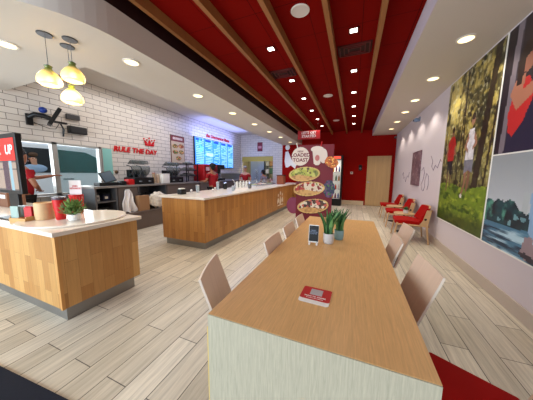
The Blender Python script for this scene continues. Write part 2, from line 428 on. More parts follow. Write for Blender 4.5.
# dining chairs -----------------------------------------------------------
def make_chair():
    t = empty('dining_chair', (0, 0, 0), 'x', 'chair', 'plywood chairs around the communal table')
    # faces +x; back at the rear (-x)
    S = [[(.17+.0*j, -.165+.33*i/6, .44) for j in range(1)] for i in range(7)]
    w = .165
    seat = MB().box(-.17, .145, -w, w, .425, .437, .003).build('seat', M_ply, t)
    MB().box(-.155, .14, -w+.004, w-.004, .438, .464, .010).build('seat_pad', M_redfab, seat, True)
    # back: sheet curved about the vertical, leaning backwards
    P = []
    for i in range(9):
        v = i/8-.5; row = []
        for j in range(11):
            f = j/10
            z = .47+.37*f; x = -.175-.125*f**1.05
            ww = w if .02 < f < .99 else w-.004
            row.append((x-.010*(1-(2*v)**2), v*2*ww, z))
        P.append(row)
    b = MB().sheet(P, .011).build('backrest', M_ply, t, True)
    b.data.materials.append(M_plyedge)
    for p in b.data.polygons[-(2*8+2*10):]: p.material_index = 1
    for p in b.data.polygons:
        if p.area < .0006: p.material_index = 1
    for (sx, sy) in ((1, 1), (1, -1), (-1, 1), (-1, -1)):
        MB().tube([(sx*.12, sy*.13, .424), (sx*.14, sy*.155, .012)], .009).ball((sx*.14, sy*.155, .008), .011, (1, 1, .7)).build('leg', M_chrome, t, True)
    for sy in (-1, 1): MB().tube([(-.14, sy*.12, .43), (-.168, sy*.12, .46), (-.20, sy*.12, .56)], .007).build('back_bracket', M_chrome, t, True)
    return t
ch0 = make_chair(); first = [True]
def place_chair(x, y, rz, label, z=0):
    o = ch0 if first[0] else copy_tree(ch0); first[0] = False
    o.location = (x, y, z); o.rotation_euler = (0, 0, rz); o['label'] = label
    return o
# left side chairs face +x ; right side face -x
place_chair(-.415, 1.005, math.radians(22), 'plywood dining chair turned slightly at the near left corner of the table')
place_chair(-.265, 1.51, 0, 'plywood dining chair second from the front on the left of the table')
place_chair(-.265, 1.95, 0, 'plywood dining chair third from the front on the left of the table')
place_chair(-.265, 2.40, 0, 'plywood dining chair farthest along the left side of the table')
place_chair(.444, .984, math.radians(152.6), 'dining chair with red seat pulled out at the near right corner')
place_chair(.115, 1.345, PI+math.radians(5), 'plywood chair with tall pale back at the right edge of the table, nearest whole one')
place_chair(.215, 2.33, PI+math.radians(4), 'plywood chair with red seat pulled out from the far right of the table')
place_chair(.05, 1.88, PI, 'plywood chair pushed in on the right, its low back showing just above the tabletop')

# things on the communal table -----------------------------------------
def pot(t, r, h, m):
    p = MB().lathe([(r*.8, 0), (r*.9, .004), (r, h*.3), (r, h), (r*.9, h), (r*.88, h-.012)], n=28)
    p = p.build('pot', m, t, True)
    MB().lathe([(r*.86, h-.018), (r*.86, h-.011)], n=20).build('soil', M_soil, p)
def snake_plant(x, y, r, h, pm, leafm, label, n, hl, seed):
    rd = random.Random(seed)
    t = empty('potted_snake_plant', (x, y, tz), label, 'plant', 'potted plants on the communal table')
    pot(t, r, h, pm)
    for k in range(n):
        a = rd.uniform(0, 2*PI); d = rd.uniform(0, r*.6); lean = rd.uniform(.05, .48); H = hl*rd.uniform(.6, 1)
        bx, by = d*math.cos(a), d*math.sin(a); w = rd.uniform(.010, .015); tw = rd.uniform(0, PI)
        P = []
        for i in range(3):
            s = (i-1); row = []
            for j in range(8):
                f = j/7; ww = w*(1-f**3)*(1 if f > .1 else .8)+.0006; ang = tw+f*.7
                row.append((bx+math.cos(a)*lean*H*f*f+s*ww*math.cos(ang)+.003*(1-abs(s)), by+math.sin(a)*lean*H*f*f+s*ww*math.sin(ang), h-.012+H*f))
            P.append(row)
        MB().sheet(P, .002).build('leaf', leafm if k % 3 else M_leafl, t, True)
snake_plant(-.165, 1.775, .043, .085, M_potw, M_leaf, 'snake plant in a pale grey pot, the nearer of two on the table', 30, .225, 1)
snake_plant(-.092, 1.92, .04, .085, M_potb, M_leaf, 'leafy plant in a blue-grey pot behind the pale grey pot', 28, .20, 5)
# small sign in a stand
t = empty('table_sign', (-.275, 1.69, tz), 'small black menu sign with white edge standing on the oak table', 'sign', rz=math.radians(3))
Mx = Matrix.Rotation(math.radians(-12), 4, 'X')
MB().box(-.040, .040, -.004, .004, .016, .158, .001, M=Mx).build('board', M_white, t)
MB().box(-.036, .038, -.0055, -.0042, .026, .152, M=Mx).build('face', M_black, t)
m = text_mb('READY\nTO ORDER?\nSCAN ME', .0125, frame((0, -.0065, .10), (1, 0, 0), (0, 0, 1)), .0006, .0004); bmesh.ops.transform(m.b, matrix=Mx, verts=m.b.verts)
m.build('lettering', mat('pale_blue_print', (120, 135, 160), .5), t)
MB().box(-.036, -.022, -.02, .05, 0, .020, .002).box(.022, .036, -.02, .05, 0, .020, .002).build('foot', M_white, t)
# red sticker card
t = empty('table_card', (-.135, .955, tz+.0005), 'red and white card lying flat on the near end of the oak table', 'card', rz=math.radians(-2))
def rrect(w, h, r, z):
    p = []
    for (sx, sy, a0) in ((1, 1, 0), (-1, 1, 90), (-1, -1, 180), (1, -1, 270)):
        for k in range(5):
            a = math.radians(a0+22.5*k); p.append((sx*(w/2-r)+r*math.cos(a), sy*(h/2-r)+r*math.sin(a), z))
    return p
MB().prism(rrect(.135, .135, .012, 0), (0, 0, .0015)).build('white_strip', M_white, t)
MB().prism([(x, y*.8+.0135, z) for x, y, z in rrect(.135, .135, .012, .0016)], (0, 0, .0006)).build('red_face', mat('red_print', (190, 24, 26), .45), t)
MB().box(-.028, .028, -.0, .052, .0023, .0028).build('pale_square', mat('grey_print', (176, 170, 172), .5), t)
text_mb('SCAN TO ORDER', .0125, frame((0, -.014, .0024), (1, 0, 0), (0, 1, 0)), .0004, .0003).build('lettering', M_white, t)
text_mb('& EARN REWARDS', .009, frame((0, -.028, .0024), (1, 0, 0), (0, 1, 0)), .0004).build('lettering', M_white, t)

# ---------------------------------------------------------------- right wall pictures
# local x runs towards the viewer's right (decreasing y) on this wall; normal is -x
def wallM(y, z, off=0): return Matrix(((0, 0, -1, XR-off), (-1, 0, 0, y), (0, 1, 0, z), (0, 0, 0, 1)))
def park(U, V):
    # U 0..1.5 left to right, V 0..2.3
    w, h = 1.5, 2.32
    A = np.zeros(U.shape+(3,)); A[:] = (84, 78, 42)
    n = fbm(U, V, 5, 1); n2 = fbm(U, V, 16, 9)
    A = mixc(A, (170, 150, 76), np.clip((n-.42)*3, 0, 1)); A = mixc(A, (28, 26, 18), np.clip((n2-.5)*4, 0, 1))
    g = np.exp(-(((U-.25)/.33)**2+((V-1.95)/.55)**2)); A = mixc(A, (214, 196, 120), np.clip(g*1.1*(.55+.8*(n2)), 0, .9))
    sp = (vnoise(U, V, 26, 4) > .74) & (V > .7); A[sp] = A[sp]*.4+np.array((214, 212, 176))*.6
    mid = np.exp(-((V-.85)/.28)**2)*(.4+.6*n); A = mixc(A, (150, 146, 88), np.clip(mid*.7, 0, 1))
    fol = np.clip((fbm(U, V, 11, 61)-.5)*5, 0, 1)*np.clip((V-.75)*2, 0, 1); A = mixc(A, (206, 184, 96), fol*.75); A = mixc(A, (36, 36, 20), np.clip((fbm(U, V, 9, 71)-.56)*6, 0, 1)*.8)
    for (x, wd, lean) in ((.62, .022, .05), (1.22, .085, .12), (.08, .015, -.02), (.75, .02, -.08), (1.42, .025, .1), (.47, .012, .03)):
        xx = x+lean*(V-1); tm = (np.abs(U-xx) < wd*(1-.12*V)) & (V > .55); put(A, tm, (38, 26, 18), .85)
    gr = V < .62+.03*np.sin(U*5); gc = np.zeros_like(A); gc[:] = (112, 136, 34)
    gc = mixc(gc, (50, 78, 16), np.clip((fbm(U, V*2.2, 7, 20)-.5)*4, 0, 1)); gc = mixc(gc, (158, 170, 56), np.clip((fbm(U, V*2, 9, 31)-.55)*4, 0, 1))
    gc = mixc(gc, (24, 40, 10), np.clip(1-V/.25, 0, .55)); A[gr] = gc[gr]
    # runner in a red shirt
    U0, V0 = U, V; U = (U0-.33)/.80+.36; V = (V0-.52)/.88+.50
    R = lambda P, c, k=1: put(A, inpoly(U, V, P), c, k)
    R([(.24, 1.02), (.31, .98), (.33, .50), (.27, .48)], (120, 84, 64)); R([(.38, 1.0), (.46, 1.0), (.45, .60), (.41, .56)], (104, 72, 54))
    R([(.22, 1.12), (.50, 1.10), (.48, .78), (.37, .82), (.34, .95), (.26, .76)], (26, 26, 34))
    R([(.20, 1.10), (.17, 1.38), (.28, 1.50), (.46, 1.50), (.55, 1.34), (.50, 1.06), (.22, 1.06)], (176, 34, 30))
    put(A, inell(U, V, .37, 1.58, .055, .08), (126, 88, 68)); put(A, inell(U, V, .37, 1.63, .06, .05), (40, 28, 22))
    R([(.17, 1.36), (.11, 1.16), (.16, 1.14), (.23, 1.30)], (150, 100, 76)); R([(.53, 1.34), (.60, 1.16), (.55, 1.13), (.48, 1.28)], (150, 100, 76))
    # runner in a white vest
    U = (U0-.96)/.82+.99; V = (V0-.47)/.90+.46
    R([(.86, .95), (.97, .92), (.94, .62), (.86, .46), (.81, .49), (.88, .66)], (150, 106, 84)); R([(1.0, .93), (1.10, .95), (1.07, .64), (1.02, .52), (.98, .56)], (128, 88, 68))
    R([(.83, 1.10), (1.14, 1.10), (1.13, .84), (1.0, .88), (.84, .82)], (124, 124, 138))
    R([(.84, 1.04), (.86, 1.30), (.90, 1.52), (1.06, 1.52), (1.12, 1.28), (1.12, 1.04)], (224, 220, 226))
    put(A, inell(U, V, .99, 1.65, .055, .085), (176, 128, 104)); put(A, inell(U, V, .99, 1.70, .06, .05), (52, 36, 26))
    R([(.88, 1.46), (.78, 1.26), (.90, 1.14), (.92, 1.19), (.85, 1.27), (.92, 1.38)], (176, 128, 104)); R([(1.10, 1.46), (1.20, 1.28), (1.08, 1.18), (1.06, 1.23), (1.13, 1.29), (1.07, 1.38)], (176, 128, 104))
    put(A, inell(U, V, .84, .46, .05, .03), (210, 206, 206))
    A = A*(.86+.28*fbm(U0, V0, 22, 77)[..., None])
    return A
MUR = 'large photo murals on the right wall'
t = empty('photo_mural', (0, 0, 0), 'tall photo mural of two runners under sunlit trees on grass', 'wall picture', MUR)
picture('printed_panel', wallM(4.85, .55, .0), 1.50, 2.32, 100, 152, park, t, .012, .45)
MB().box(XR-.014, XR, 3.325, 3.35, .53, 2.875).box(XR-.014, XR, 3.35, 4.85, .535, .55).build('white_border', M_white, t)
def carpic(U, V):
    A = np.zeros(U.shape+(3,)); A[:] = (44, 34, 44)
    A = mixc(A, (20, 14, 22), np.clip(fbm(U, V, 3, 5)*1.2-.2, 0, 1))
    pil = np.abs(U-(.16+.05*(V-.6))) < .045; put(A, pil, (122, 112, 122)); put(A, np.abs(U-(.21+.05*(V-.6))) < .012, (60, 52, 62))
    put(A, inpoly(U, V, [(.36, 1.31), (.62, 1.31), (.62, 1.05), (.50, .90), (.40, 1.05)]), (190, 176, 176))
    put(A, inpoly(U, V, [(.18, 0), (.20, .30), (.42, .38), (.62, .62), (1.4, .5), (1.4, 0)]), (34, 32, 60))
    put(A, inpoly(U, V, [(.20, .22), (.16, .40), (.22, .62), (.28, .74), (.42, .70), (.50, .50), (.40, .28), (.28, .16)]), (196, 40, 40))
    put(A, inpoly(U, V, [(.22, .72), (.16, .60), (.28, .42), (.52, .54), (.74, .70), (.74, .78), (.50, .66), (.34, .60), (.36, .76)]), (176, 116, 92))
    put(A, inell(U, V, .37, .88, .09, .12), (170, 108, 86)); put(A, inpoly(U, V, [(.24, .66), (.22, .90), (.30, 1.06), (.42, 1.04), (.40, .94), (.33, .90), (.31, .66)]), (44, 26, 22))
    put(A, inpoly(U, V, [(.42, 1.16), (.60, 1.20), (.60, 1.26), (.42, 1.21)]), (196, 40, 50))
    return A
t = empty('photo_mural', (0, 0, 0), 'dark photo mural of a woman in a red vest inside a car', 'wall picture', MUR)
picture('printed_panel', wallM(3.325, 1.565, .0), 1.4, 1.305, 95, 90, carpic, t, .012, .45)
MB().box(XR-.014, XR, 1.925, 3.325, 1.55, 1.565).build('white_border', M_white, t)
def lake(U, V):
    A = np.zeros(U.shape+(3,)); A[:] = (150, 156, 162)
    A = mixc(A, (196, 202, 210), np.clip(1-(V-.45)/.5, 0, 1)*.8)
    put(A, inpoly(U, V, [(.565, .36), (.575, .62), (.61, .64), (.645, .62), (.65, .36)]), (176, 184, 188))
    tr = V < .46+.14*(fbm(U, V*0, 7, 3)-.35)+.06*np.sin(U*6); c = np.zeros_like(A); c[:] = (26, 66, 74)
    c = mixc(c, (14, 32, 44), np.clip((fbm(U, V, 8, 6)-.42)*4, 0, 1)); c = mixc(c, (84, 150, 130), np.clip((fbm(U, V, 9, 13)-.6)*6, 0, 1)); A[tr] = c[tr]
    put(A, (vnoise(U, V, 16, 8) > .78) & tr & (V > .28), (140, 190, 200), .7)
    wt = V < .26+.02*U; c = np.zeros_like(A); c[:] = (70, 118, 146)
    c = mixc(c, (176, 206, 220), np.clip((fbm(U*.6, V*5, 5, 21)-.48)*5, 0, 1)); c = mixc(c, (22, 50, 74), np.clip((fbm(U*.5, V*5, 6, 27)-.55)*6, 0, 1)); A[wt] = c[wt]
    put(A, inpoly(U, V, [(.66, .62), (.72, .64), (.95, 1.01), (1.1, 1.01), (1.1, .2), (.78, .2), (.70, .26)]), (140, 172, 204))
    put(A, inpoly(U, V, [(.64, .10), (.67, .22), (.75, .24), (.80, .12), (.84, .02), (.70, .02), (.62, .05)]), (150, 130, 136))
    put(A, inpoly(U, V, [(.60, .06), (.66, .03), (.86, .0), (.88, .04), (.70, .08)]), (46, 40, 56))
    return A
t = empty('photo_mural', (0, 0, 0), 'blue photo mural of a lake, trees and a leg in jeans', 'wall picture', MUR)
picture('printed_panel', wallM(3.325, .545, .0), 1.4, 1.005, 95, 72, lake, t, .012, .45)
MB().box(XR-.014, XR, 1.925, 3.325, .53, .545).build('white_border', M_white, t)
# maroon art panel and pencil line decal
def mart(U, V):
    A = np.zeros(U.shape+(3,)); A[:] = (124, 92, 100)
    A = mixc(A, (84, 52, 62), np.clip(fbm(U, V, 7, 2)*2-.6, 0, 1)); A = mixc(A, (158, 134, 140), np.clip((fbm(U, V, 14, 7)-.6)*5, 0, 1))
    return A
t = empty('wall_art', (0, 0, 0), 'narrow dusty maroon art panel on the lavender wall above the red lounge chairs', 'wall picture')
picture('printed_panel', wallM(7.02, 1.05, .0), .76, .87, 38, 44, mart, t, .03, .6)
def scribble(name, pts, label):
    m = MB(); m.tube([(XR-.004, y, z) for (y, z) in pts], .0045, 6)
    tag(m.build(name, mat('grey_line', (140, 120, 140), .7), None, True), label, 'wall decal', 'thin line drawings on the lavender wall')
scribble('line_drawing', [(6.15, 1.42), (6.0, 1.5), (5.9, 1.38), (5.96, 1.22), (6.08, 1.1), (6.02, .98), (5.88, .96), (5.8, 1.05), (5.82, 1.2), (5.74, 1.36), (5.6, 1.3), (5.56, 1.12), (5.62, 1.0)], 'thin looping line drawing on wall right of the maroon panel')
scribble('line_drawing', [(5.55, 1.72), (5.42, 1.6), (5.46, 1.5), (5.34, 1.42), (5.24, 1.52), (5.12, 1.46), (5.0, 1.62), (4.95, 1.58)], 'thin wavy line drawing beside the left edge of the runners mural')
scribble('line_drawing', [(8.3, 1.3), (8.15, 1.4), (8.05, 1.2), (7.9, 1.26), (7.75, 1.1), (7.6, 1.3), (7.45, 1.24), (7.35, 1.4)], 'thin line drawing on wall left of the maroon panel')
tag(text_mb('MAP', .12, wallM(5.72, 1.12, .002) @ Matrix.Rotation(PI/2, 4, 'Z'), .004).build('wall_lettering', mat('brown_line', (120, 84, 96), .7)), 'tiny upright dark lettering within the line drawing on the right wall', 'wall decal') if False else None
# little security camera
t = empty('security_camera', (XR, 6.75, 2.74), 'small blue-grey security camera high on the lavender wall', 'camera')
MB().box(-.03, 0, -.05, .05, -.05, .06, .006).build('mount', mat('camera_blue_grey', (120, 140, 170), .5), t)
m = MB().ball((-.08, 0, -.01), .06, (1.1, 1, .85)); m.tube([(-.02, 0, .02), (-.08, 0, .0)], .02)
m.build('camera_head', mat('camera_blue_grey', (120, 140, 170), .5), t, True)
MB().lathe([(.028, 0), (.028, .008)], n=16, M=Matrix.Translation((-.142, -.0, -.02)) @ Matrix.Rotation(-PI/2, 4, 'Y')).build('lens', M_black, t, True)
t = empty('corner_sensor', (1.46, 9.9, 2.82), 'small grey sensor in the far right corner under the soffit', 'sensor')
MB().box(-.05, .03, -.05, .03, -.08, .0, .01).build('housing', M_grey, t)
MB().ball((-.04, -.04, -.08), .028).build('lens', M_black, t, True)

# red lounge chairs -----------------------------------------------------
def make_lounge():
    t = empty('lounge_chair', (0, 0, 0), 'x', 'chair', 'red lounge chairs along the right wall')   # faces -x
    P = []
    for i in range(9):
        f = i/8; P.append([(-.30+.50*f, -.27+.54*j/6, .385+.02*math.sin(f*PI)+.012*(1-((j-3)/3)**2)-.02*f) for j in range(7)])
    MB().sheet(P, .065).build('seat', M_redfab, t, True)
    P = []
    for i in range(9):
        v = i/8*2-1
        P.append([(.16+.12*f-.05*v*v, v*.29, .42+.27*f+.015*(1-v*v)*f) for f in [k/6 for k in range(7)]])
    MB().sheet(P, .045).build('backrest', M_redfab, t, True)
    for sy in (-1, 1):
        MB().tube([(-.26, sy*.265, .38), (-.31, sy*.285, .0)], [.018, .012]).build('leg', M_loungewood, t, True)
        MB().tube([(.27, sy*.275, .66), (.22, sy*.29, .36), (.27, sy*.30, .0)], [.016, .020, .012]).build('leg', M_loungewood, t, True)
        MB().tube([(-.27, sy*.27, .345), (.24, sy*.28, .345)], .016).build('side_rail', M_loungewood, t, True)
        m = MB().prism([(.10, sy*.285, .36), (.22, sy*.285, .36), (.27, sy*.285, .66), (.20, sy*.285, .66), (.15, sy*.285, .45)], (0, sy*.012, 0))
        m.build('side_panel', M_loungewood, t)
        MB().lathe([(.022, 0), (.022, .004)], n=16, M=Matrix.Translation((.19, sy*(.298 if sy > 0 else .294), .48)) @ Matrix.Rotation(-sy*PI/2, 4, 'X')).build('bolt_cap', M_black, t)
    P = [[(.285+.0*i-.05*(i/8*2-1)**2, (i/8*2-1)*.29, .69+.016*j+.015*(1-(i/8*2-1)**2)) for j in range(2)] for i in range(9)]
    MB().sheet(P, .03).build('top_rail', M_loungewood, t, True)
    MB().tube([(.25, -.28, .34), (.25, .28, .34)], .014).build('stretcher', M_loungewood, t, True)
    return t
lg = make_lounge()
for i, (x, y, a, l) in enumerate(((1.14, 5.12, -4, 'red lounge chair with wooden frame nearest on the right wall'), (1.14, 6.30, -3, 'red lounge chair in the middle of the three by the wall'),
                              (1.14, 7.55, -2, 'red lounge chair farthest along the wall, close to the wooden door'))):
    o = lg if i == 0 else copy_tree(lg)
    o.location = (x, y, 0); o.rotation_euler = (0, 0, math.radians(a)); o['label'] = l
def side_table(x, y, l):
    t = empty('side_table', (x, y, 0), l, 'table', 'round side tables between lounge chairs')
    MB().lathe([(.205, .425), (.21, .432), (.21, .444), (.205, .45)], n=32).build('tabletop', M_loungewood, t, True)
    MB().lathe([(.02, .012), (.02, .425)], n=14).build('pole', M_blackm, t, True)
    MB().lathe([(.15, 0), (.15, .006), (.03, .016)], n=28).build('base', M_blackm, t, True)
side_table(1.13, 5.70, 'small round wooden side table beside the nearest red lounge chair')
side_table(1.13, 6.92, 'small round wooden side table between the two far lounge chairs')
def bushy(name, loc, r, h, pm, lab, cat, n, spread, seed, leaf=.03, tall=.85, lm=None):
    rd = random.Random(seed); t = empty(name, loc, lab, cat); pot(t, r, h, pm)
    m = MB()
    for k in range(n):
        a = rd.uniform(0, 2*PI); el = rd.uniform(.15, 1.35); d = spread*rd.uniform(.35, 1)
        c = Vector((math.cos(a)*math.cos(el)*d, math.sin(a)*math.cos(el)*d, h+math.sin(el)*d*tall))
        dr = c-Vector((0, 0, h-.02)); dr.normalize(); s_ = dr.cross(Vector((0, 0, 1))).normalized(); L_ = leaf*rd.uniform(.7, 1.2)
        p = [c-dr*L_*.5, c+s_*L_*.32, c+dr*L_*.6, c-s_*L_*.32]
        m.prism([tuple(q) for q in p], tuple(dr.cross(s_)*.0015))
    m.build('foliage', lm or M_leaf, t)
    m = MB()
    for k in range(7):
        a = 2*PI*k/7; m.tube([(0, 0, h-.015), (math.cos(a)*spread*.45, math.sin(a)*spread*.45, h+spread*.5)], .0022, 6)
    m.build('stems', M_leafl, t, True)
    return t
bushy('potted_plant', (1.15, 5.66, .45), .05, .075, M_potw, 'small green plant in a white pot on the nearest side table', 'plant', 90, .085, 3)

# back wall devices
t = empty('light_switch', (-.09, YB, 1.38), 'small white switch plate on the red back wall', 'switch')
MB().box(-.05, .05, -.012, 0, -.05, .05, .003).build('plate', M_white, t); MB().box(-.018, .018, -.018, -.012, -.02, .03).build('toggle', M_black, t)
t = empty('wall_alarm', (.24, YB, 1.60), 'dark rounded device with a grey face between switch and door', 'wall device')
MB().box(-.065, .065, -.03, 0, -.12, .12, .02).build('housing', M_black, t, True); MB().ball((0, -.03, -.03), .045, (1, .4, 1)).build('face', M_grey, t, True)

# ---------------------------------------------------------------- cooler by the back wall
t = empty('drinks_cooler', (-.86, 9.62, 0), 'tall black open drinks cooler with lit shelves against the red wall', 'refrigerator')
m = MB().box(-.42, -.36, -.31, .31, 0, 2.08).box(.36, .42, -.31, .31, 0, 2.08).box(-.36, .36, -.31, .31, 1.94, 2.08).box(-.36, .36, -.31, .31, 0, .28).box(-.36, .36, .27, .31, .28, 1.94)
m.build('cabinet', M_black, t)
MB().box(-.34, .34, -.325, -.312, 1.95, 2.05).build('header_light', mat('header_lit', (230, 70, 50), .5, emit=.7, emit_rgb=(235, 90, 70)), t)
MB().box(-.355, .355, .255, .268, .29, 1.93).build('lit_back', mat('cooler_back', (230, 225, 215), .5, emit=.35), t)
for z in (.29, .66, 1.03, 1.40):
    MB().box(-.355, .355, -.24, .25, z, z+.018).build('shelf', M_white, t)
cols = [(196, 60, 40), (230, 225, 220), (60, 110, 60), (206, 140, 60), (120, 50, 80), (70, 90, 150)]
cn = ['red', 'white', 'green', 'amber', 'maroon', 'blue']
shl = ['lowest', 'second lowest', 'third', 'top']
for zi, z in enumerate((.308, .678, 1.048, 1.418)):
    for k in range(6):
        c = (k+zi*2) % 6
        bo = empty('bottle', (-.86-.29+k*.116, 9.47, z), '%s drink bottle on the %s shelf of the cooler' % (cn[c], shl[zi]), 'bottle', 'drink bottles in the cooler')
        MB().lathe([(.03, 0), (.034, .01), (.034, .13), (.02, .18), (.013, .2), (.013, .22)], n=12).build('body', mat('bottle_'+cn[c], cols[c], .3), bo, True)
        MB().lathe([(.015, .221), (.015, .24)], n=12).build('cap', M_white, bo)

# ---------------------------------------------------------------- standing promotional display
dy = 5.9
t = empty('promotional_display', (-1.07, dy, 0), 'maroon standing display with loaded toast pictures and a white cup', 'display')
M_maroon = mat('maroon_print', (116, 20, 38), .5)
def ellp(cx, cz, rx, rz, y, n=28, a=0):
    return [(cx+rx*math.cos(2*PI*k/n)*math.cos(a)-rz*math.sin(2*PI*k/n)*math.sin(a), y, cz+rx*math.cos(2*PI*k/n)*math.sin(a)+rz*math.sin(2*PI*k/n)*math.cos(a)) for k in range(n)]
MB().box(-.42, .56, -.01, .03, .0, 2.10, .003).build('board', M_maroon, t)
MB().box(-.40, .54, -.14, .16, 0, .035, .006).build('base', M_maroon, t)
MB().prism(ellp(-.50, .42, .20, .24, .012), (0, .01, 0)).build('side_disc', mat('mauve_print', (138, 62, 92), .5), t)
MB().prism(ellp(-.32, 1.80, .245, .25, -.024), (0, .012, 0)).build('title_disc', mat('cream_print', (232, 218, 208), .5), t)
text_mb('NEW', .07, frame((-.32, -.028, 1.93), (1, 0, 0), (0, 0, 1)), .004, .001).build('lettering', M_maroon, t)
text_mb('LOADED\nTOAST', .135, frame((-.32, -.028, 1.765), (1, 0, 0), (0, 0, 1)), .004, .003).build('lettering', M_maroon, t)
MB().tube([(-.40, -.02, 2.02), (-.44, -.02, 2.16)], .012).build('straw', M_white, t, True)
# cup
MB().prism([(.0, -.024, 1.98), (.26, -.024, 2.0), (.22, -.024, 1.60), (.18, -.024, 1.56), (.10, -.024, 1.56), (.05, -.024, 1.60)], (0, .012, 0)).prism(ellp(.13, 1.98, .17, .08, -.026), (0, .014, 0)).prism(ellp(.30, 1.80, .1, .19, -.02), (0, .01, 0)).build('cup_picture', mat('cup_white', (226, 214, 206), .5), t)
MB().prism(ellp(.14, 1.75, .06, .08, -.032, 20), (0, .006, 0)).build('cup_emblem', mat('cup_rose', (196, 120, 118), .5), t)
MB().tube([(.22, -.03, 2.04), (.25, -.03, 2.18)], .012).build('straw', M_red, t, True)
def toast(cols_, seed, cream=None):
    def f(U, V):
        A = np.zeros(U.shape+(3,)); A[:] = (206, 160, 96)
        n = vnoise(U, V, 26, seed); A = mixc(A, (130, 84, 44), np.clip((n-.5)*2, 0, 1)*.7)
        top = V > .10+.03*np.sin(U*9)
        n1 = vnoise(U, V, 20, seed+1); n2 = vnoise(U, V, 24, seed+2)
        B = np.zeros_like(A); B[:] = cols_[0]; B[n1 > .5] = cols_[1]; B[n2 > .66] = cols_[2]; B[vnoise(U, V, 34, seed+4) > .8] = cols_[3]
        A[top] = B[top]
        rim = (((U-.31)/.31)**2+((V-.135)/.135)**2) > .8; put(A, rim, (222, 186, 112), .8)
        return A
    return f
mk = lambda U, V: ((U-.31)/.31)**2+((V-.135)/.135)**2 < 1
for (cx, cz, a, cl, sd) in ((-.20, 1.315, .09, ((172, 176, 70), (196, 196, 100), (120, 132, 50), (90, 70, 40)), 1),
                       (-.06, .915, .12, ((176, 52, 44), (216, 200, 180), (130, 36, 34), (120, 140, 60)), 11),
                       (.06, .44, .17, ((60, 36, 30), (226, 214, 196), (196, 80, 74), (90, 60, 40)), 21)):
    Mt = Matrix.Translation((cx, -.03, cz)) @ Matrix.Rotation(-a, 4, 'Y') @ Matrix(((1, 0, 0, -.31), (0, 0, -1, 0), (0, 1, 0, -.135), (0, 0, 0, 1))) 
    Mt = Mt @ Matrix.Translation((.31, .135, 0)) @ Matrix.Diagonal((1.38, 1.45, 1, 1)) @ Matrix.Translation((-.31, -.135, 0))
    picture('toast_picture', Mt, .62, .27, 62, 27, toast(cl, sd), t, .016, .5, mask=mk)
def nacho(U, V):
    A = np.zeros(U.shape+(3,)); A[:] = (206, 110, 34); n = vnoise(U, V, 22, 41); A = mixc(A, (140, 60, 20), np.clip((n-.4)*2.5, 0, 1)); A[vnoise(U, V, 30, 45) > .78] = (240, 190, 90); return A
Mt = Matrix.Translation((.30, -.035, 1.60)) @ Matrix.Rotation(.5, 4, 'Y') @ Matrix(((1, 0, 0, 0), (0, 0, -1, 0), (0, 1, 0, 0), (0, 0, 0, 1)))
picture('crisps_picture', Mt, .34, .26, 34, 26, nacho, t, .014, .5, mask=lambda U, V: (((U-.17)/.17)**2+((V-.13)/.13)**2 < 1.15))
def berry(U, V):
    A = np.zeros(U.shape+(3,)); A[:] = (30, 44, 74); n = vnoise(U, V, 22, 51); A = mixc(A, (110, 60, 110), np.clip((n-.4)*2.5, 0, 1)); A[vnoise(U, V, 30, 55) > .75] = (70, 110, 60); return A
Mt = Matrix.Translation((.34, -.03, .70)) @ Matrix(((1, 0, 0, 0), (0, 0, -1, 0), (0, 1, 0, 0), (0, 0, 0, 1)))
picture('berries_picture', Mt, .30, .46, 30, 46, berry, t, .012, .5, mask=lambda U, V: (((U-.14)/.15)**2+((V-.23)/.23)**2 < 1.0+.3*np.sin(V*60)*.3))

# white emblem shapes on the red back wall
t = empty('wall_emblem', (0, 0, 0), 'white droplet and broad white shape on red wall left of display', 'wall decal')
m = MB().prism([(-3.08, YB-.008, 2.35), (-2.95, YB-.008, 2.38), (-2.78, YB-.008, 2.0), (-2.72, YB-.008, 1.92), (-2.60, YB-.008, 2.05), (-2.52, YB-.008, 1.75), (-2.60, YB-.008, 1.55), (-2.8, YB-.008, 1.72), (-2.95, YB-.008, 1.62), (-3.06, YB-.008, 1.62), (-3.12, YB-.008, 1.9)], (0, .006, 0))
m.build('broad_shape', M_white, t)
MB().prism(ellp(-2.98, 2.56, .11, .13, YB-.008), (0, .006, 0)).build('droplet', M_white, t)
# hanging sign
t = empty('hanging_sign', (-1.52, 7.6, 2.55), 'red hanging sign reading let us get started in white capitals', 'sign')
MB().box(-.39, .39, -.02, .02, -.03, .26, .003).build('board', mat('sign_red', (178, 18, 26), .5), t)
text_mb("LET'S GET\nSTARTED", .118, frame((0, -.026, .125), (1, 0, 0), (0, 0, 1)), .008, .003, .08).build('lettering', mat('sign_white', (240, 225, 225), .5), t)
MB().tube([(-.3, 0, .26), (-.3, 0, .599)], .005).build('hanger', M_blackm, t, True); MB().tube([(.3, 0, .26), (.3, 0, .599)], .005).build('hanger', M_blackm, t, True)

# ---------------------------------------------------------------- serving counter (middle)
t = empty('serving_counter', (-2.8, 5.4, 0), 'long oak-clad serving counter with cream top and steel toe kick', 'counter')
t.location = (0, 0, 0)
cy0, cy1 = 2.88, 8.5
MB().box(-3.26, -2.30, cy0, cy1, .125, .875).build('body', M_counter2, t)
MB().box(-3.22, -2.335, cy0+.035, cy1-.035, 0, .125).build('toe_kick', M_kick, t)
MB().box(-3.30, -2.27, cy0-.03, cy1+.03, .876, .91, .004).build('countertop', M_quartz, t)
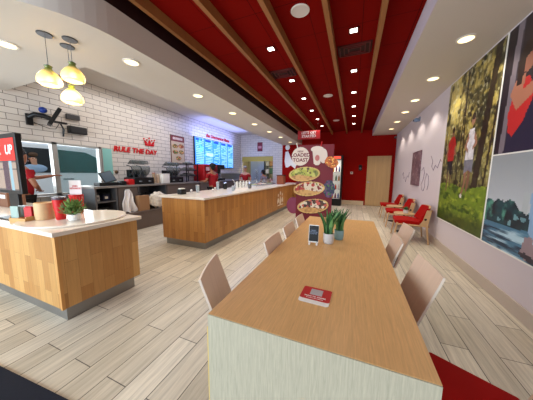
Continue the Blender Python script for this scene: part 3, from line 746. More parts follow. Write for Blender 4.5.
# crown emblem on the front
def E(pts): return [(-2.299, y, z) for (y, z) in pts]
m = MB()
for pl in ([(6.62, .30), (6.72, .38), (6.78, .33), (6.78, .44), (6.68, .52), (6.60, .42)], [(6.84, .28), (6.98, .28), (6.98, .42), (6.91, .56), (6.84, .42)],
           [(7.04, .33), (7.10, .38), (7.20, .30), (7.22, .42), (7.14, .52), (7.04, .44)], [(6.62, .24), (7.2, .24), (7.2, .27), (6.62, .27)]):
    m.prism(E(pl), (.006, 0, 0))
for (y, z, r) in ((6.70, .60, .035), (6.91, .66, .045), (7.12, .60, .035)):
    m.prism([(-2.299, y+r*math.cos(2*PI*k/14), z+r*1.4*math.sin(2*PI*k/14)) for k in range(14)], (.006, 0, 0))
m.build('crown_emblem', mat('emblem_white', (232, 216, 196), .5), t)
# back counter end piece beyond
t = empty('pickup_counter', (0, 0, 0), 'short oak pickup counter at the far end behind the serving counter', 'counter')
MB().box(-2.85, -2.28, 8.75, 9.75, .1, .875).build('body', M_counter2, t); MB().box(-2.82, -2.31, 8.78, 9.72, 0, .1).build('toe_kick', M_kick, t)
MB().box(-2.88, -2.25, 8.72, 9.78, .876, .91, .004).build('countertop', M_quartz, t)

# glass guard on the serving counter
t = empty('sneeze_guard', (0, 0, 0), 'low clear glass guard with steel posts on the serving counter', 'glass guard')
for y in (4.6, 5.9, 7.2): MB().tube([(-2.72, y, .91), (-2.72, y, 1.10), (-2.80, y, 1.17)], .010).build('post', M_chrome, t, True)
for (a, b_) in ((4.62, 5.88), (5.92, 7.18)): MB().box(-2.724, -2.716, a, b_, .94, 1.12).build('glass_pane', M_glass, t)
# prep insert pans: things along the counter
t = empty('prep_station', (0, 0, 0), 'grey steel food prep rail with sunken pans behind the guard', 'food station')
MB().box(-3.24, -2.86, 6.2, 8.0, .911, .95, .004).build('rail', M_steel, t)
pc = [(150, 170, 80), (200, 70, 50), (230, 220, 200), (120, 80, 50), (90, 130, 60), (220, 180, 90), (180, 60, 60), (235, 225, 205)]
for k in range(5):
    y = 6.38+k*.34
    MB().box(-3.2, -2.9, y-.13, y+.13, .951, .957, .001).build('pan', M_grey, t)
    MB().box(-3.17, -2.93, y-.11, y+.11, .9575, .966, .003).build('filling', mat('filling_%d' % k, pc[k], .8, var=.3, vscale=60), t)
def bottle(x, y, z, m, label, grp, h=.17, r=.028, cap=None):
    b = empty('squeeze_bottle', (x, y, z), label, 'bottle', grp)
    MB().lathe([(r*.95, 0), (r, .006), (r, h*.7), (r*.7, h*.8), (r*.35, h*.84)], n=14).build('body', m, b, True)
    MB().lathe([(r*.45, h*.841), (r*.4, h*.9), (r*.12, h)], n=12).build('nozzle', cap or M_white, b, True)
bn = ['nearest', 'second', 'third', 'fourth', 'farthest']
for k in range(5):
    bottle(-3.02, 5.22+k*.19, .91, M_white, 'white squeeze bottle on the serving counter, %s of the five in a row' % bn[k], 'white squeeze bottles in a row', .20, .034)
# small bottles at the near end of the counter
for k, (x, y) in enumerate(((-2.98, 3.35), (-2.72, 3.7), (-2.95, 4.1))):
    t = empty('shaker', (x, y, .91), ['silver shaker nearest the corner of the serving counter', 'silver shaker close to the front edge of the serving counter', 'silver shaker beside the steel prep rail'][k], 'shaker', 'small shakers on the serving counter')
    MB().lathe([(.022, 0), (.024, .004), (.020, .06), (.021, .065)], n=14).build('body', M_glass if False else M_chrome, t, True)
    MB().lathe([(.022, .066), (.020, .082), (.006, .09)], n=14).build('lid', M_white, t, True)
Mcup = mat('clear_cup', (200, 212, 220), .15, alpha=.5)
for (x, y, h_, l) in ((-3.05, 3.62, .16, 'stack of clear cups on the serving counter, nearest its left end'), (-3.1, 4.42, .20, 'stack of clear cups just before the white squeeze bottles'), (-2.62, 4.35, .12, 'short stack of clear cups by the first guard post')):
    t = empty('cup_stack', (x, y, .91), l, 'cups', 'clear cup stacks on the serving counter')
    m = MB()
    for k in range(5): m.lathe([(.030, k*h_/8), (.038, k*h_/8+h_*.45), (.040, k*h_/8+h_*.46), (.036, k*h_/8+h_*.455)], n=16)
    m.build('cups', Mcup, t, True); MB().lathe([(.041, h_*.96), (.041, h_*.98), (.02, h_)], n=16).build('lid', M_white, t)
for (x, y, c, h_, l) in ((-3.08, 3.2, M_black, .10, 'small black napkin holder near the left corner of serving counter'), (-2.66, 5.3, M_grey, .13, 'grey metal canister in front of the white squeeze bottles'), (-3.1, 4.75, M_black, .15, 'black canister left of the white squeeze bottles')):
    t = empty('napkin_holder' if c is M_black and h_ < .12 else 'canister', (x, y, .91), l, 'holder' if h_ < .12 else 'canister')
    if h_ < .12: MB().box(-.05, .05, -.07, .07, 0, h_, .006).build('case', c, t, True); MB().box(-.035, .035, -.055, .055, h_, h_+.02, .004).build('napkins', M_white, t)
    else: MB().lathe([(.045, 0), (.047, .005), (.047, h_-.01), (.045, h_)], n=20).build('body', c, t, True); MB().lathe([(.049, h_+.001), (.049, h_+.015), (.01, h_+.03)], n=20).build('lid', M_chrome, t, True)
t = empty('cardboard_box', (-2.62, 7.95, .91), 'brown cardboard box at the far end of the serving counter', 'box')
MB().box(-.13, .13, -.15, .15, 0, .33, .004).build('carton', mat('brown_card', (150, 84, 56), .8), t); MB().box(-.14, .14, -.16, .16, .331, .36, .003).build('lid', mat('dark_brown_card', (92, 56, 42), .8), t)

# ---------------------------------------------------------------- near-left order counter
t = empty('order_counter', (0, 0, 0), 'oak stave order counter with cream top at the left edge', 'counter')
CZ = .80
MB().box(-4.9, -2.262, .92, 1.64, .14, CZ-.005).build('body', M_counter, t)
MB().box(-4.88, -2.315, .965, 1.60, 0, .139).build('toe_kick', M_kick, t)
MB().box(-2.28, -2.254, .912, .936, .14, CZ-.005).build('corner_post', mat('oak_corner', (206, 150, 84), .45, var=.05), t)
MB().box(-4.93, -2.23, .89, 1.68, CZ-.004, CZ+.034, .005).build('countertop', M_quartz, t)
cz = CZ+.034
# round raised top
MB().lathe([(.435, 0), (.44, .004), (.44, .014), (.435, .018)], c=(-2.71, 1.30, cz+.0005), n=64).build('round_riser', mat('cream_quartz_round', (242, 232, 218), .15), t, True)
ct = cz+.019
# kiosk monitor
t = empty('ordering_screen', (-3.32, 1.03, cz), 'black-framed ordering screen with red banner reading UP at left edge', 'screen', rz=math.radians(0))
MB().box(-.33, .33, -.015, .03, .27, .86, .006).build('frame', M_black, t)
MB().box(-.29, .29, -.0165, -.0155, .60, .815).build('red_banner', mat('screen_red', (200, 30, 24), .3, emit=.55, emit_rgb=(210, 30, 22)), t)
def scr(U, V):
    A = np.zeros(U.shape+(3,)); A[:] = (140, 120, 106); A[(np.mod(V, .07) < .008)] = (90, 80, 76); put(A, (U > .30) & (U < .42), (60, 36, 52)); put(A, (U > .44) & (U < .50), (120, 150, 160)); put(A, U < .1, (60, 60, 64)); return A
picture('screen_image', Matrix(((1, 0, 0, -.29), (0, 0, -1, -.0155), (0, 1, 0, .305), (0, 0, 0, 1))), .58, .29, 40, 20, scr, t, .001, .2, .35)
for w_, x_ in (('PICK', -.12), ('UP', .18)):
    text_mb(w_, .125, frame((x_, -.019, .70), (1, 0, 0), (0, 0, 1)), .002, .003, .15).build('lettering', M_white, t)
MB().box(-.10, .10, .03, .06, .0, .5, .004).build('stand_neck', M_black, t); MB().box(-.15, .14, -.06, .16, 0, .014, .003).build('stand_foot', M_black, t)
t = empty('wooden_crate', (-3.40, 1.22, cz), 'brown wooden cube crate behind the ordering screen on the counter', 'box')
# packets box
t.location = (-4.62, 1.42, cz)
MB().box(-.26, .26, -.09, .09, 0, .20, .004).build('crate_body', mat('brown_wood', (128, 88, 66), .6, var=.1), t); MB().box(.05, .22, -.094, -.0905, .12, .17).build('name_plate', M_white, t)
t = empty('condiment_box', (-2.99, 1.02, cz), 'small open wooden box of packets on the order counter', 'box', rz=math.radians(12))
Mw = mat('pine_box', (198, 152, 96), .6, var=.08, vscale=30)
m = MB().box(-.10, .10, -.07, .07, 0, .006).box(-.10, .10, -.07, -.062, .006, .045).box(-.10, .10, .062, .07, .006, .085).box(-.10, -.092, -.062, .062, .006, .06).box(.092, .10, -.062, .062, .006, .06).box(-.004, .004, -.062, .062, .006, .05)
m.build('tray', Mw, t)
for k, (x, y, c) in enumerate(((-.05, .03, 0), (.05, .0, 1), (-.05, -.03, 2), (.05, .035, 0))):
    rd = random.Random(k)
    m = MB()
    for q in range(4):
        m.box(x-.034, x+.034, y-.02+q*.009, y-.015+q*.009, .01, .115+.012*rd.random(), .001, M=Matrix.Translation((x, y, 0)) @ Matrix.Rotation(.2*rd.uniform(-1, 1), 4, 'Z') @ Matrix.Translation((-x, -y, 0)))
    m.b.verts.ensure_lookup_table(); bmesh.ops.scale(m.b, vec=(1.15, 1, 1.25), verts=m.b.verts)
    m.build('packets', [mat('silver_packet', (206, 214, 216), .35, .2), mat('red_packet', (190, 40, 40), .5), mat('green_grey_packet', (156, 176, 166), .5)][c], t)
t = empty('wooden_canister', (-2.86, 1.11, ct), 'pale wooden cylinder canister on the order counter beside red tumbler', 'canister')
MB().lathe([(.072, 0), (.073, .004), (.073, .165), (.068, .17), (.064, .16)], n=32).build('body', mat('pale_wood_can', (206, 172, 128), .5, var=.06, vscale=40), t, True)
t = empty('red_tumbler', (-2.71, 1.17, ct), 'tapered red insulated tumbler with dark lid on the order counter', 'tumbler')
MB().lathe([(.037, 0), (.039, .005), (.043, .09), (.046, .092), (.054, .20)], n=28).build('body', M_red, t, True)
MB().lathe([(.0545, .2005), (.056, .206), (.055, .222), (.048, .226)], n=28).build('lid', mat('smoke_lid', (90, 70, 80), .25), t, True)
bushy('potted_succulent', (-2.54, 1.20, ct), .05, .06, M_white, 'small leafy plant in a white bowl pot beside the red tumbler', 'plant', 340, .12, 8, .036, 1.25, mat('yellowish_leaf', (104, 134, 66), .5, var=.4, vscale=40))
t = empty('straw_bucket', (-2.93, 1.42, ct), 'red ribbed bucket holding a white card behind the small plant', 'bucket')
m = MB(); prof = []
m.lathe([(.05, 0), (.052, .006), (.062, .20), (.066, .205), (.066, .22), (.061, .22), (.058, .19)], n=32); m.build('body', M_red, t, True)
m = MB()
for k in range(16):
    a = 2*PI*k/16; m.tube([(.052*math.cos(a), .052*math.sin(a), .01), (.062*math.cos(a), .062*math.sin(a), .20)], .0035, 6)
m.build('ribs', mat('light_red_rib', (214, 60, 56), .4), t, True)
m = MB().box(-.065, .065, -.002, .002, .17, .38, M=Matrix.Rotation(math.radians(25), 4, 'Z')); m.build('card', mat('card_white', (236, 226, 222), .5), t)
m = text_mb('JOIN\nREWARDS', .026, frame((0, -.0035, .30), (1, 0, 0), (0, 0, 1)), .001, .0008); bmesh.ops.transform(m.b, matrix=Matrix.Rotation(math.radians(25), 4, 'Z'), verts=m.b.verts); m.build('lettering', M_red, t)
t = empty('small_cup', (-2.82, 1.30, ct), 'small white and red paper cup behind the red tumbler', 'cup')
MB().lathe([(.028, 0), (.036, .075), (.038, .078), (.034, .078)], n=20).build('body', M_white, t, True); MB().lathe([(.0315, .02), (.0348, .05)], n=20, cap=False).build('band', M_red, t, True)

# pendant lamps --------------------------------------------------------
M_shade = bpy.data.materials.new('amber_glass_shade'); M_shade.use_nodes = True
nt = M_shade.node_tree; b = nt.nodes['Principled BSDF']
tc = nt.nodes.new('ShaderNodeTexCoord'); sp_ = nt.nodes.new('ShaderNodeSeparateXYZ'); rp = nt.nodes.new('ShaderNodeValToRGB'); mr = nt.nodes.new('ShaderNodeMapRange')
mr.inputs['From Min'].default_value = 0; mr.inputs['From Max'].default_value = .2
nt.links.new(tc.outputs['Object'], sp_.inputs[0]); nt.links.new(sp_.outputs[2], mr.inputs['Value']); nt.links.new(mr.outputs['Result'], rp.inputs['Fac'])
rp.color_ramp.elements[0].color = lin((250, 232, 186))+(1,); rp.color_ramp.elements[1].color = lin((60, 84, 40))+(1,)
e = rp.color_ramp.elements.new(.55); e.color = lin((238, 212, 140))+(1,); e = rp.color_ramp.elements.new(.75); e.color = lin((130, 140, 60))+(1,)
nt.links.new(rp.outputs['Color'], b.inputs['Base Color']); b.inputs['Alpha'].default_value = .82; b.inputs['Roughness'].default_value = .15
b.inputs['Subsurface Weight'].default_value = 0
M_bulb = mat('warm_bulb', (255, 220, 150), .5, emit=9, emit_rgb=(255, 214, 140))
def pendant(x, y, zb, label):
    t = empty('pendant_lamp', (x, y, zb), label, 'lamp', 'amber glass pendant lamps')
    top = ZL-zb
    MB().lathe([(.058, top-.012), (.062, top-.008), (.062, top-.001)], n=28).build('canopy', mat('dark_bronze', (84, 80, 80), .4, .6), t, True)
    MB().tube([(0, 0, .19), (0, 0, top-.012)], .003, 8).build('cord', M_grey, t, True)
    prof = [(.070, .0), (.094, .014), (.100, .04), (.092, .075), (.066, .115), (.036, .145), (.026, .165), (.034, .185)]
    P = []
    MB().lathe(prof, n=32, cap=False).build('glass_shade', M_shade, t, True)
    MB().lathe([(.02, .150), (.024, .16), (.024, .19), (.008, .198)], n=20).build('socket', mat('green_bronze', (50, 68, 40), .4, .4), t, True)
    MB().ball((0, 0, .065), .028).build('bulb', M_bulb, t, True)
    l = bpy.data.lights.new('bulb_light', 'POINT'); l.energy = 4; l.color = (1, .78, .45); l.shadow_soft_size = .03
    o = bpy.data.objects.new('bulb_light', l); C.objects.link(o); o.location = (x, y, zb-.02)
pendant(-2.89, 1.28, 2.19, 'amber glass pendant lamp, leftmost of the three')
pendant(-2.76, 1.42, 2.26, 'amber glass pendant lamp, upper right of the three')
pendant(-2.93, 1.48, 2.08, 'amber glass pendant lamp hanging lowest of the three')

# ---------------------------------------------------------------- left wall: window, sign, screens
Mfr = mat('aluminium_frame', (176, 176, 172), .4, .5)
wf = MB().box(XL-.08, XL+.03, wy0, wy0+.05, wz0, wz1).box(XL-.08, XL+.03, wy1-.05, wy1, wz0, wz1).box(XL-.08, XL+.03, wy0, wy1, wz1-.04, wz1).box(XL-.08, XL+.03, wy0, wy1, wz0, wz0+.04).box(XL-.08, XL+.03, 2.34, 2.42, wz0, wz1)
w1 = struct('window_1', wf, Mfr)
MB().box(XL-.03, XL-.02, 2.42, 3.17, wz0+.04, wz1-.04).build('window_pane', M_tint, w1)
MB().box(XL-.0, XL+.14, wy0, wy1, wz0-.03, wz0).build('window_sill', M_steel, w1)
# glass side panel hung beside the window
t = empty('glass_screen', (0, 0, 0), 'narrow pale green glass screen fixed to brick right of window', 'glass panel')
MB().box(XL+.012, XL+.022, 3.24, 3.46, .98, 1.88, .002).build('glass_pane', mat('mint_glass', (150, 214, 206), .1, alpha=.6), t)
MB().box(XL, XL+.024, 3.235, 3.25, .98, 1.88).build('channel', Mfr, t)
# RULE THE DAY
t = empty('wall_sign', (0, 0, 0), 'red letters reading rule the day with a crown on white brick', 'sign')
ML = lambda y, z: Matrix(((0, 0, 1, XL+.012), (1, 0, 0, y), (0, 1, 0, z), (0, 0, 0, 1)))
Mlet = mat('sign_letter_red', (196, 14, 24), .4)
text_mb('RULE THE DAY', .18, ML(4.13, 1.90), .02, .005, .16, spacing=1.03).build('lettering', Mlet, t)
m = MB()
def ly(pts): return [(XL+.004, 4.53+y, 2.06+z) for y, z in pts]
for pl in ([(-.13, .02), (.13, .02), (.15, .07), (-.15, .07)], [(-.15, .08), (-.16, .17), (-.09, .12), (-.06, .08)], [(-.05, .08), (0, .20), (.05, .08)], [(.15, .08), (.16, .17), (.09, .12), (.06, .08)]):
    m.prism(ly(pl), (.02, 0, 0))
for (y, z) in ((-.17, .20), (-.08, .18), (0, .24), (.08, .18), (.17, .20)):
    m.prism(ly([(y+.02*math.cos(2*PI*k/10), z+.02*math.sin(2*PI*k/10)) for k in range(10)]), (.02, 0, 0))
m.build('crown', Mlet, t)
# poster
def lw(y, z): return Matrix(((0, 0, 1, XL), (1, 0, 0, y), (0, 1, 0, z), (0, 0, 0, 1)))
def postr(U, V):
    A = np.zeros(U.shape+(3,)); A[:] = (196, 176, 150)
    put(A, V > .70, (120, 44, 44)); put(A, (V > .76) & (V < .84) & (U > .08) & (U < .50) & (np.mod(U, .06) > .015), (226, 210, 200))
    for (cx, cz) in ((.16, .55), (.42, .57), (.16, .36), (.42, .37), (.29, .16)):
        e_ = inell(U, V, cx, cz, .12, .07); n = vnoise(U, V, 30, 5); c = np.zeros_like(A); c[:] = (150, 60, 40); c[n > .5] = (200, 150, 90); c[vnoise(U, V, 26, 6) > .6] = (90, 110, 50); A[e_] = c[e_]
    return A
t = empty('food_poster', (0, 0, 0), 'framed food poster with maroon heading on the brick wall', 'poster')
MB().box(XL, XL+.02, 5.30, 5.90, 1.62, 2.54, .002).build('frame', mat('brown_frame', (96, 56, 46), .5), t)
picture('print', lw(5.32, 1.64) @ Matrix.Translation((0, 0, .019)), .56, .88, 38, 60, postr, t, .003, .5)
# small poster on back brick
t = empty('small_poster', (0, 0, 0), 'small dark red poster high on the rear brick wall', 'poster')
MB().box(-4.56, -4.28, YB-.012, YB, 2.42, 2.86, .002).build('frame', mat('maroon_frame', (120, 34, 50), .5), t)
MB().box(-4.51, -4.33, YB-.014, YB-.0125, 2.56, 2.68).build('print', mat('pinkish_print', (196, 130, 140), .5), t)
# menu board
def menu(U, V):
    A = np.zeros(U.shape+(3,)); A[:] = (64, 150, 236)
    A = mixc(A, (110, 190, 246), np.clip(fbm(U, V, 3, 2)*2-.7, 0, 1))
    k = np.mod(U, .54); ln = (np.mod(V, .065) < .026) & (k > .06) & (k < .42) & (vnoise(U, V*0+np.floor(V/.065), 6, 5) > .3); put(A, ln, (176, 222, 252), .8)
    put(A, (k > .44) & (k < .49) & (np.mod(V, .065) < .026), (200, 230, 255), .8)
    hd = (V > .98) & (V < 1.05) & (k > .06) & (k < .40); put(A, hd, (30, 70, 180)); put(A, k < .02, (40, 110, 210))
    put(A, (U > .65) & (U < 1.1) & (V > .42) & (V < .55), (214, 240, 255), .7); put(A, (U < .6) & (vnoise(U, V, 7, 9) > .68), (120, 220, 200), .6)
    return A
t = empty('menu_board', (0, 0, 0), 'glowing blue menu board with rows of text on brick wall', 'menu')
MB().box(XL, XL+.05, 6.37, 9.08, 1.55, 2.66).build('housing', M_black, t)
picture('lit_menu', lw(6.39, 1.57) @ Matrix.Translation((0, 0, .05)), 2.67, 1.07, 130, 66, menu, t, .004, .3, .85)
t = empty('menu_heading', (0, 0, 0), 'small red script heading above the blue menu board', 'sign')
text_mb('the Uncommon Menu', .19, ML(7.95, 2.80), .012, .004, .2).build('lettering', Mlet, t)

# speaker boxes and mounted screen above the window
t = empty('wall_speaker', (XL, 2.73, 2.45), 'grey flat box on brick above the black one', 'speaker box')
MB().box(0, .06, -.11, .12, -.05, .05, .01).build('housing', mat('grey_box', (84, 82, 84), .5), t, True); MB().box(.0605, .064, -.09, .10, -.035, .035).build('grille', mat('dark_grey_box', (60, 58, 60), .6), t)
t = empty('black_wall_speaker', (XL, 2.78, 2.19), 'black rectangular wall box under the grey one', 'speaker box')
MB().box(0, .10, -.155, .16, -.075, .075, .01).build('housing', M_black, t, True); MB().box(.1005, .104, -.13, .14, -.055, .055).build('grille', mat('charcoal_grille', (34, 32, 34), .6), t)
t = empty('mounted_screen', (XL, 2.08, 2.27), 'black jointed wall arm holding a tilted screen above the window', 'wall mounted screen')
MB().box(0, .04, -.05, .04, -.11, .09, .006).build('wall_plate', M_black, t)
MB().tube([(.03, -.01, .03), (.10, .04, .08), (.16, .14, .07), (.20, .22, .04)], .042, 10).build('arm', M_black, t, True)
MB().box(-.13, .13, -.03, .03, -.18, .17, .006, M=Matrix.Translation((.22, .27, .08)) @ Matrix.Rotation(math.radians(-20), 4, 'Z') @ Matrix.Rotation(math.radians(-28), 4, 'X')).build('screen', M_black, t)
MB().box(-.03, .03, -.0, .20, -.015, .02, .004, M=Matrix.Translation((.15, .28, .0))).build('bracket', M_black, t)
MB().ball((.18, .13, .17), .06, (1, 1, .9)).build('blue_cap', mat('deep_blue', (20, 50, 130), .4), t, True)
MB().tube([(.06, .02, -.05), (.12, .10, -.10), (.14, .22, -.14), (.08, .33, -.12), (.05, .42, .02)], .006, 6).tube([(.05, .42, .02), (.03, .48, -.10), (.03, .46, -.24)], .014, 8).build('cable', M_black, t, True)

# ---------------------------------------------------------------- left wall worktop and shelving
WX = -4.78; WZ = 1.03
t = empty('back_worktop', (0, 0, 0), 'long grey steel worktop along the brick wall', 'worktop')
MB().box(XL+.005, WX, 2.62, 8.9, WZ-.04, WZ, .003).build('top', mat('dark_steel_top', (150, 146, 142), .4, .4), t)
Mcab = mat('grey_brown_cabinet', (104, 92, 86), .55, var=.06, vscale=8)
units = [(2.64, 3.08), (3.10, 3.56), (3.58, 4.42), (4.44, 5.8), (5.82, 7.3), (7.32, 8.85)]
ul = ['open grey shelving unit nearest the drive-thru window', 'grey-brown cabinet with white plastic bag on its face', 'open grey shelf unit holding bundled white towels',
      'grey-brown cabinet unit behind the near end of the serving counter', 'grey-brown cabinet unit below the blue menu board', 'grey-brown cabinet unit farthest along the brick wall']
for i, ((a, b_), l) in enumerate(zip(units, ul)):
    t = empty('base_cabinet', (0, 0, 0), l, 'cabinet', 'base units under the back worktop')
    if i in (0, 2):
        MB().box(XL+.01, WX-.02, a, a+.03, .1, WZ-.042).box(XL+.01, WX-.02, b_-.03, b_, .1, WZ-.042).box(XL+.01, XL+.03, a, b_, .1, WZ-.042).build('carcass', M_grey, t)
        for z in (.30 if i == 2 else .12, .42 if i == 0 else .30, .70 if i == 0 else .74):
            MB().box(XL+.035, WX-.02, a+.031, b_-.031, z-.012, z+.012).build('shelf', M_grey, t)
        MB().box(XL+.01, WX-.03, a, b_, 0, .1 if i == 0 else .27).build('plinth', Mcab, t)
    else:
        MB().box(XL+.01, WX-.03, a, b_, .1, WZ-.042).build('carcass', Mcab, t)
        MB().box(XL+.01, WX-.06, a, b_, 0, .1).build('plinth', Mcab, t)
        MB().box(WX-.029, WX-.012, a+.006, b_-.006, .11, WZ-.06, .002).build('door', Mcab, t)
# contents of the shelves
for (y, z, c, l, w) in ((2.76, .714, (200, 200, 200), 'small white carton on upper shelf near the window', .07), (2.93, .714, (40, 44, 70), 'dark navy carton on the upper shelf near the window', .13),
                     (2.87, .434, (30, 30, 32), 'black carton on the lower shelf near the window', .2)):
    t = empty('carton', (XL+.45, y, z+.0), l, 'box'); MB().box(-.12, .12, -w/2, w/2, 0, .13, .004).build('carton_body', mat('carton%d' % c[2]+str(c[0]), c, .7), t); MB().box(.1205, .1215, -w/4, w/4, .04, .09).build('sticker', M_white if c[0] < 100 else M_grey, t)
Mbag = mat('white_polythene', (232, 230, 232), .35)
def crumple(name, c, sx, sy, sz, m, label, cat, seed, bumps=.18, n=24, flat=False):
    mb = MB(); r = bmesh.ops.create_uvsphere(mb.b, u_segments=n*2, v_segments=n, radius=1)
    for v in mb.b.verts:
        a = np.array([v.co.x]); 
        k = 1+bumps*(math.sin(7*v.co.x+seed)*math.sin(9*v.co.y+2*seed)+.7*math.sin(13*v.co.z+seed)*math.sin(11*v.co.x-seed))
        v.co = Vector((v.co.x*sx*k, v.co.y*sy*k, v.co.z*sz*k))
    return tag(mb.build(name, m, None, True, c), label, cat)
crumple('towel_bundle', (-4.64, 3.98, .635), .09, .24, .19, mat('white_towel', (226, 218, 206), .8), 'bundled white towels heaped on the low shelf beside the paper bag', 'towels', 2, .14)
# plastic bag hanging on the cabinet
P = []
for i in range(13):
    v = i/12*2-1
    P.append([(-4.72+.05*math.sin(v*6+f*3)*f+.03*f, 3.25+v*(.05+.11*f**.6)+.02*math.sin(f*8), .93-.50*f+.02*math.sin(v*9)) for f in [k/12 for k in range(13)]])
tag(MB().sheet(P, .02).build('plastic_bag', Mbag, None, True), 'white plastic bag hanging in front of the grey-brown cabinet', 'bag')
t = empty('paper_bag', (-4.66, 3.565, 0), 'brown paper bag with dark handles beside the white plastic bag', 'bag')
MB().box(-.07, .07, -.13, .13, .42, .78, .004).build('bag_body', mat('kraft_paper', (160, 122, 88), .8), t)
for s in (-1, 1): MB().tube([(s*.05, -.06, .78), (s*.05, -.05, .86), (s*.05, .05, .86), (s*.05, .06, .78)], .005, 6).build('handle', M_blackm, t, True)
t2 = empty('step_shelf', (0, 0, 0), 'low grey-brown shelf under the paper bag in front of cabinets', 'shelf')
MB().box(-4.765, -4.56, 3.12, 4.40, .385, .418, .002).build('shelf_top', Mcab, t2); MB().box(-4.765, -4.57, 3.14, 4.38, 0, .384).build('shelf_front', Mcab, t2)

# items on the worktop
t = empty('receipt_terminal', (-5.05, 3.02, WZ), 'black tilted touchscreen till beside the drive-thru window', 'till')
MB().box(-.10, .12, -.20, .20, 0, .07, .01).build('base', M_black, t)
MB().box(-.012, .012, -.14, .14, -.13, .13, .008, M=Matrix.Translation((-.0, .04, .19)) @ Matrix.Rotation(math.radians(-28), 4, 'Y') @ Matrix.Rotation(math.radians(14), 4, 'X')).build('screen', M_black, t)
MB().box(.013, .015, -.12, .12, -.11, .11, M=Matrix.Translation((-.0, .04, .19)) @ Matrix.Rotation(math.radians(-28), 4, 'Y') @ Matrix.Rotation(math.radians(14), 4, 'X')).build('display', mat('dim_display', (70, 84, 96), .2, emit=.1), t)
for (y, w, c, l) in ((3.32, .12, M_black, 'small black box between the till and the red box'), (3.50, .14, M_red, 'bright red box on the worktop by the black till')):
    t = empty('counter_box', (-4.98, y, WZ), l, 'box'); MB().box(-.08, .08, -w/2, w/2, 0, .13 if c is M_red else .09, .008).build('box_body', c, t, True); MB().box(-.06, .06, -w/2+.02, w/2-.02, .13 if c is M_red else .09, .136 if c is M_red else .096).build('lid', c, t)
t = empty('wall_socket', (XL, 3.55, 1.33), 'small round brass fitting on brick above the red box', 'fitting')
MB().lathe([(.045, 0), (.045, .012), (.03, .02)], n=20, M=Matrix.Rotation(PI/2, 4, 'Y')).build('plate', mat('aged_brass', (120, 98, 76), .4, .7), t, True); MB().ball((.022, 0, 0), .014).build('knob', M_black, t, True)
Mclear = mat('smoky_lid', (96, 106, 106), .15, alpha=.5)
def toaster(y, label, x=-5.12, s=1.0):
    t = empty('drink_dispenser', (x, y, WZ), label, 'slush machine', 'domed dispensing machines')
    MB().box(-.20*s, .20*s, -.27*s, .27*s, 0, .17*s, .01).build('base', M_black, t)
    for sy in (-1, 1):
        P = []
        for i in range(9):
            f = i/8; a = f*PI*.75
            P.append([(-.16*s+.34*s*math.sin(a*.8)*.9-.05*s*f, sy*.13*s+q*.115*s, .18*s+.30*s*(1-math.cos(a))*.55) for q in (-1, -.5, 0, .5, 1)])
        MB().sheet(P, .012).build('tank', Mclear, t, True)
        MB().lathe([(.035, 0), (.035, .03)], c=(.21*s, sy*.13*s, .06*s), n=12).build('spout', M_grey, t, True)
        MB().box(-.15*s, -.02*s, sy*.13*s-.10*s, sy*.13*s+.10*s, .171*s, .36*s, .01).build('drum', M_grey if sy > 0 else M_blackm, t)
        MB().tube([(.15*s, sy*.13*s-.115*s, .17*s), (.06*s, sy*.13*s-.115*s, .44*s), (-.1*s, sy*.13*s-.115*s, .47*s)], .012, 8).build('rim', M_black, t, True)
    P = [[(-.1*s+.18*s*math.sin(f*PI*.6), q*.22*s, .50*s+.10*s*math.sin(f*PI)) for q in (-1, -.3, .3, 1)] for f in [k/8 for k in range(9)]]
    MB().sheet(P, .01).build('hood', Mclear, t, True)
toaster(3.87, 'black twin machine with smoky curved lids nearest the rule the day sign')
toaster(4.93, 'black twin machine with smoky curved lids beside the wire rack', s=1.0)
for (y, c, l, h_) in ((4.24, (196, 170, 140), 'tan paper cup stack right of the near machine', .3), (4.36, (214, 190, 170), 'cream cup stack beside the white container', .26)):
    t = empty('cup_stack', (-5.05, y, WZ), l, 'cups')
    m = MB()
    for k in range(6): m.lathe([(.032, k*h_/7), (.042, k*h_/7+.07), (.044, k*h_/7+.075), (.040, k*h_/7+.074)], n=16)
    m.build('cups', mat('cup_%d' % c[0], c, .6), t, True); MB().lathe([(.045, h_*6/7+.02), (.045, h_*6/7+.03)], n=16).build('lid', M_red if c[0] < 200 else M_white, t)
t = empty('white_container', (-4.98, 4.53, WZ), 'white square container between the two lidded machines', 'container')
MB().box(-.08, .08, -.12, .12, 0, .24, .012).build('tub', M_white, t, True); MB().box(-.085, .085, -.125, .125, .2405, .265, .006).build('lid', M_white, t)
# rack
t = empty('wire_rack', (-5.12, 5.60, WZ), 'black countertop rack with loaded shelves under the food poster', 'rack')
for sx in (-1, 1):
    for sy in (-1, 1): MB().box(sx*.20-.012, sx*.20+.012, sy*.26-.012, sy*.26+.012, 0, .60).build('post', M_black, t)
for z in (.18, .36, .56): MB().box(-.21, .21, -.27, .27, z, z+.02).build('shelf', M_blackm, t)
for (dy_, z, l, c) in ((-.12, .20, 'dark tray of food on lower shelf of the rack', (70, 66, 64)), (.12, .20, 'pale wrapped loaf on lower shelf of the rack', (176, 170, 168)), (-.12, .38, 'grey covered pan on middle shelf of the rack', (130, 128, 128)), (.12, .38, 'tan bread roll tray on middle shelf of the rack', (160, 140, 120)), (0, .58, 'shallow clear pan on top of the rack', (140, 146, 148))):
    t = empty('food_pan', (-5.10, 5.60+dy_, WZ+z), l, 'pan', 'pans on the countertop rack')
    MB().box(-.13, .13, -.09, .09, 0, .05, .006).build('pan', M_grey, t); MB().ball((0, 0, .055), .08, (1.3, .95, .5)).build('food', mat('food_%d' % c[0], c, .7, var=.2), t, True)
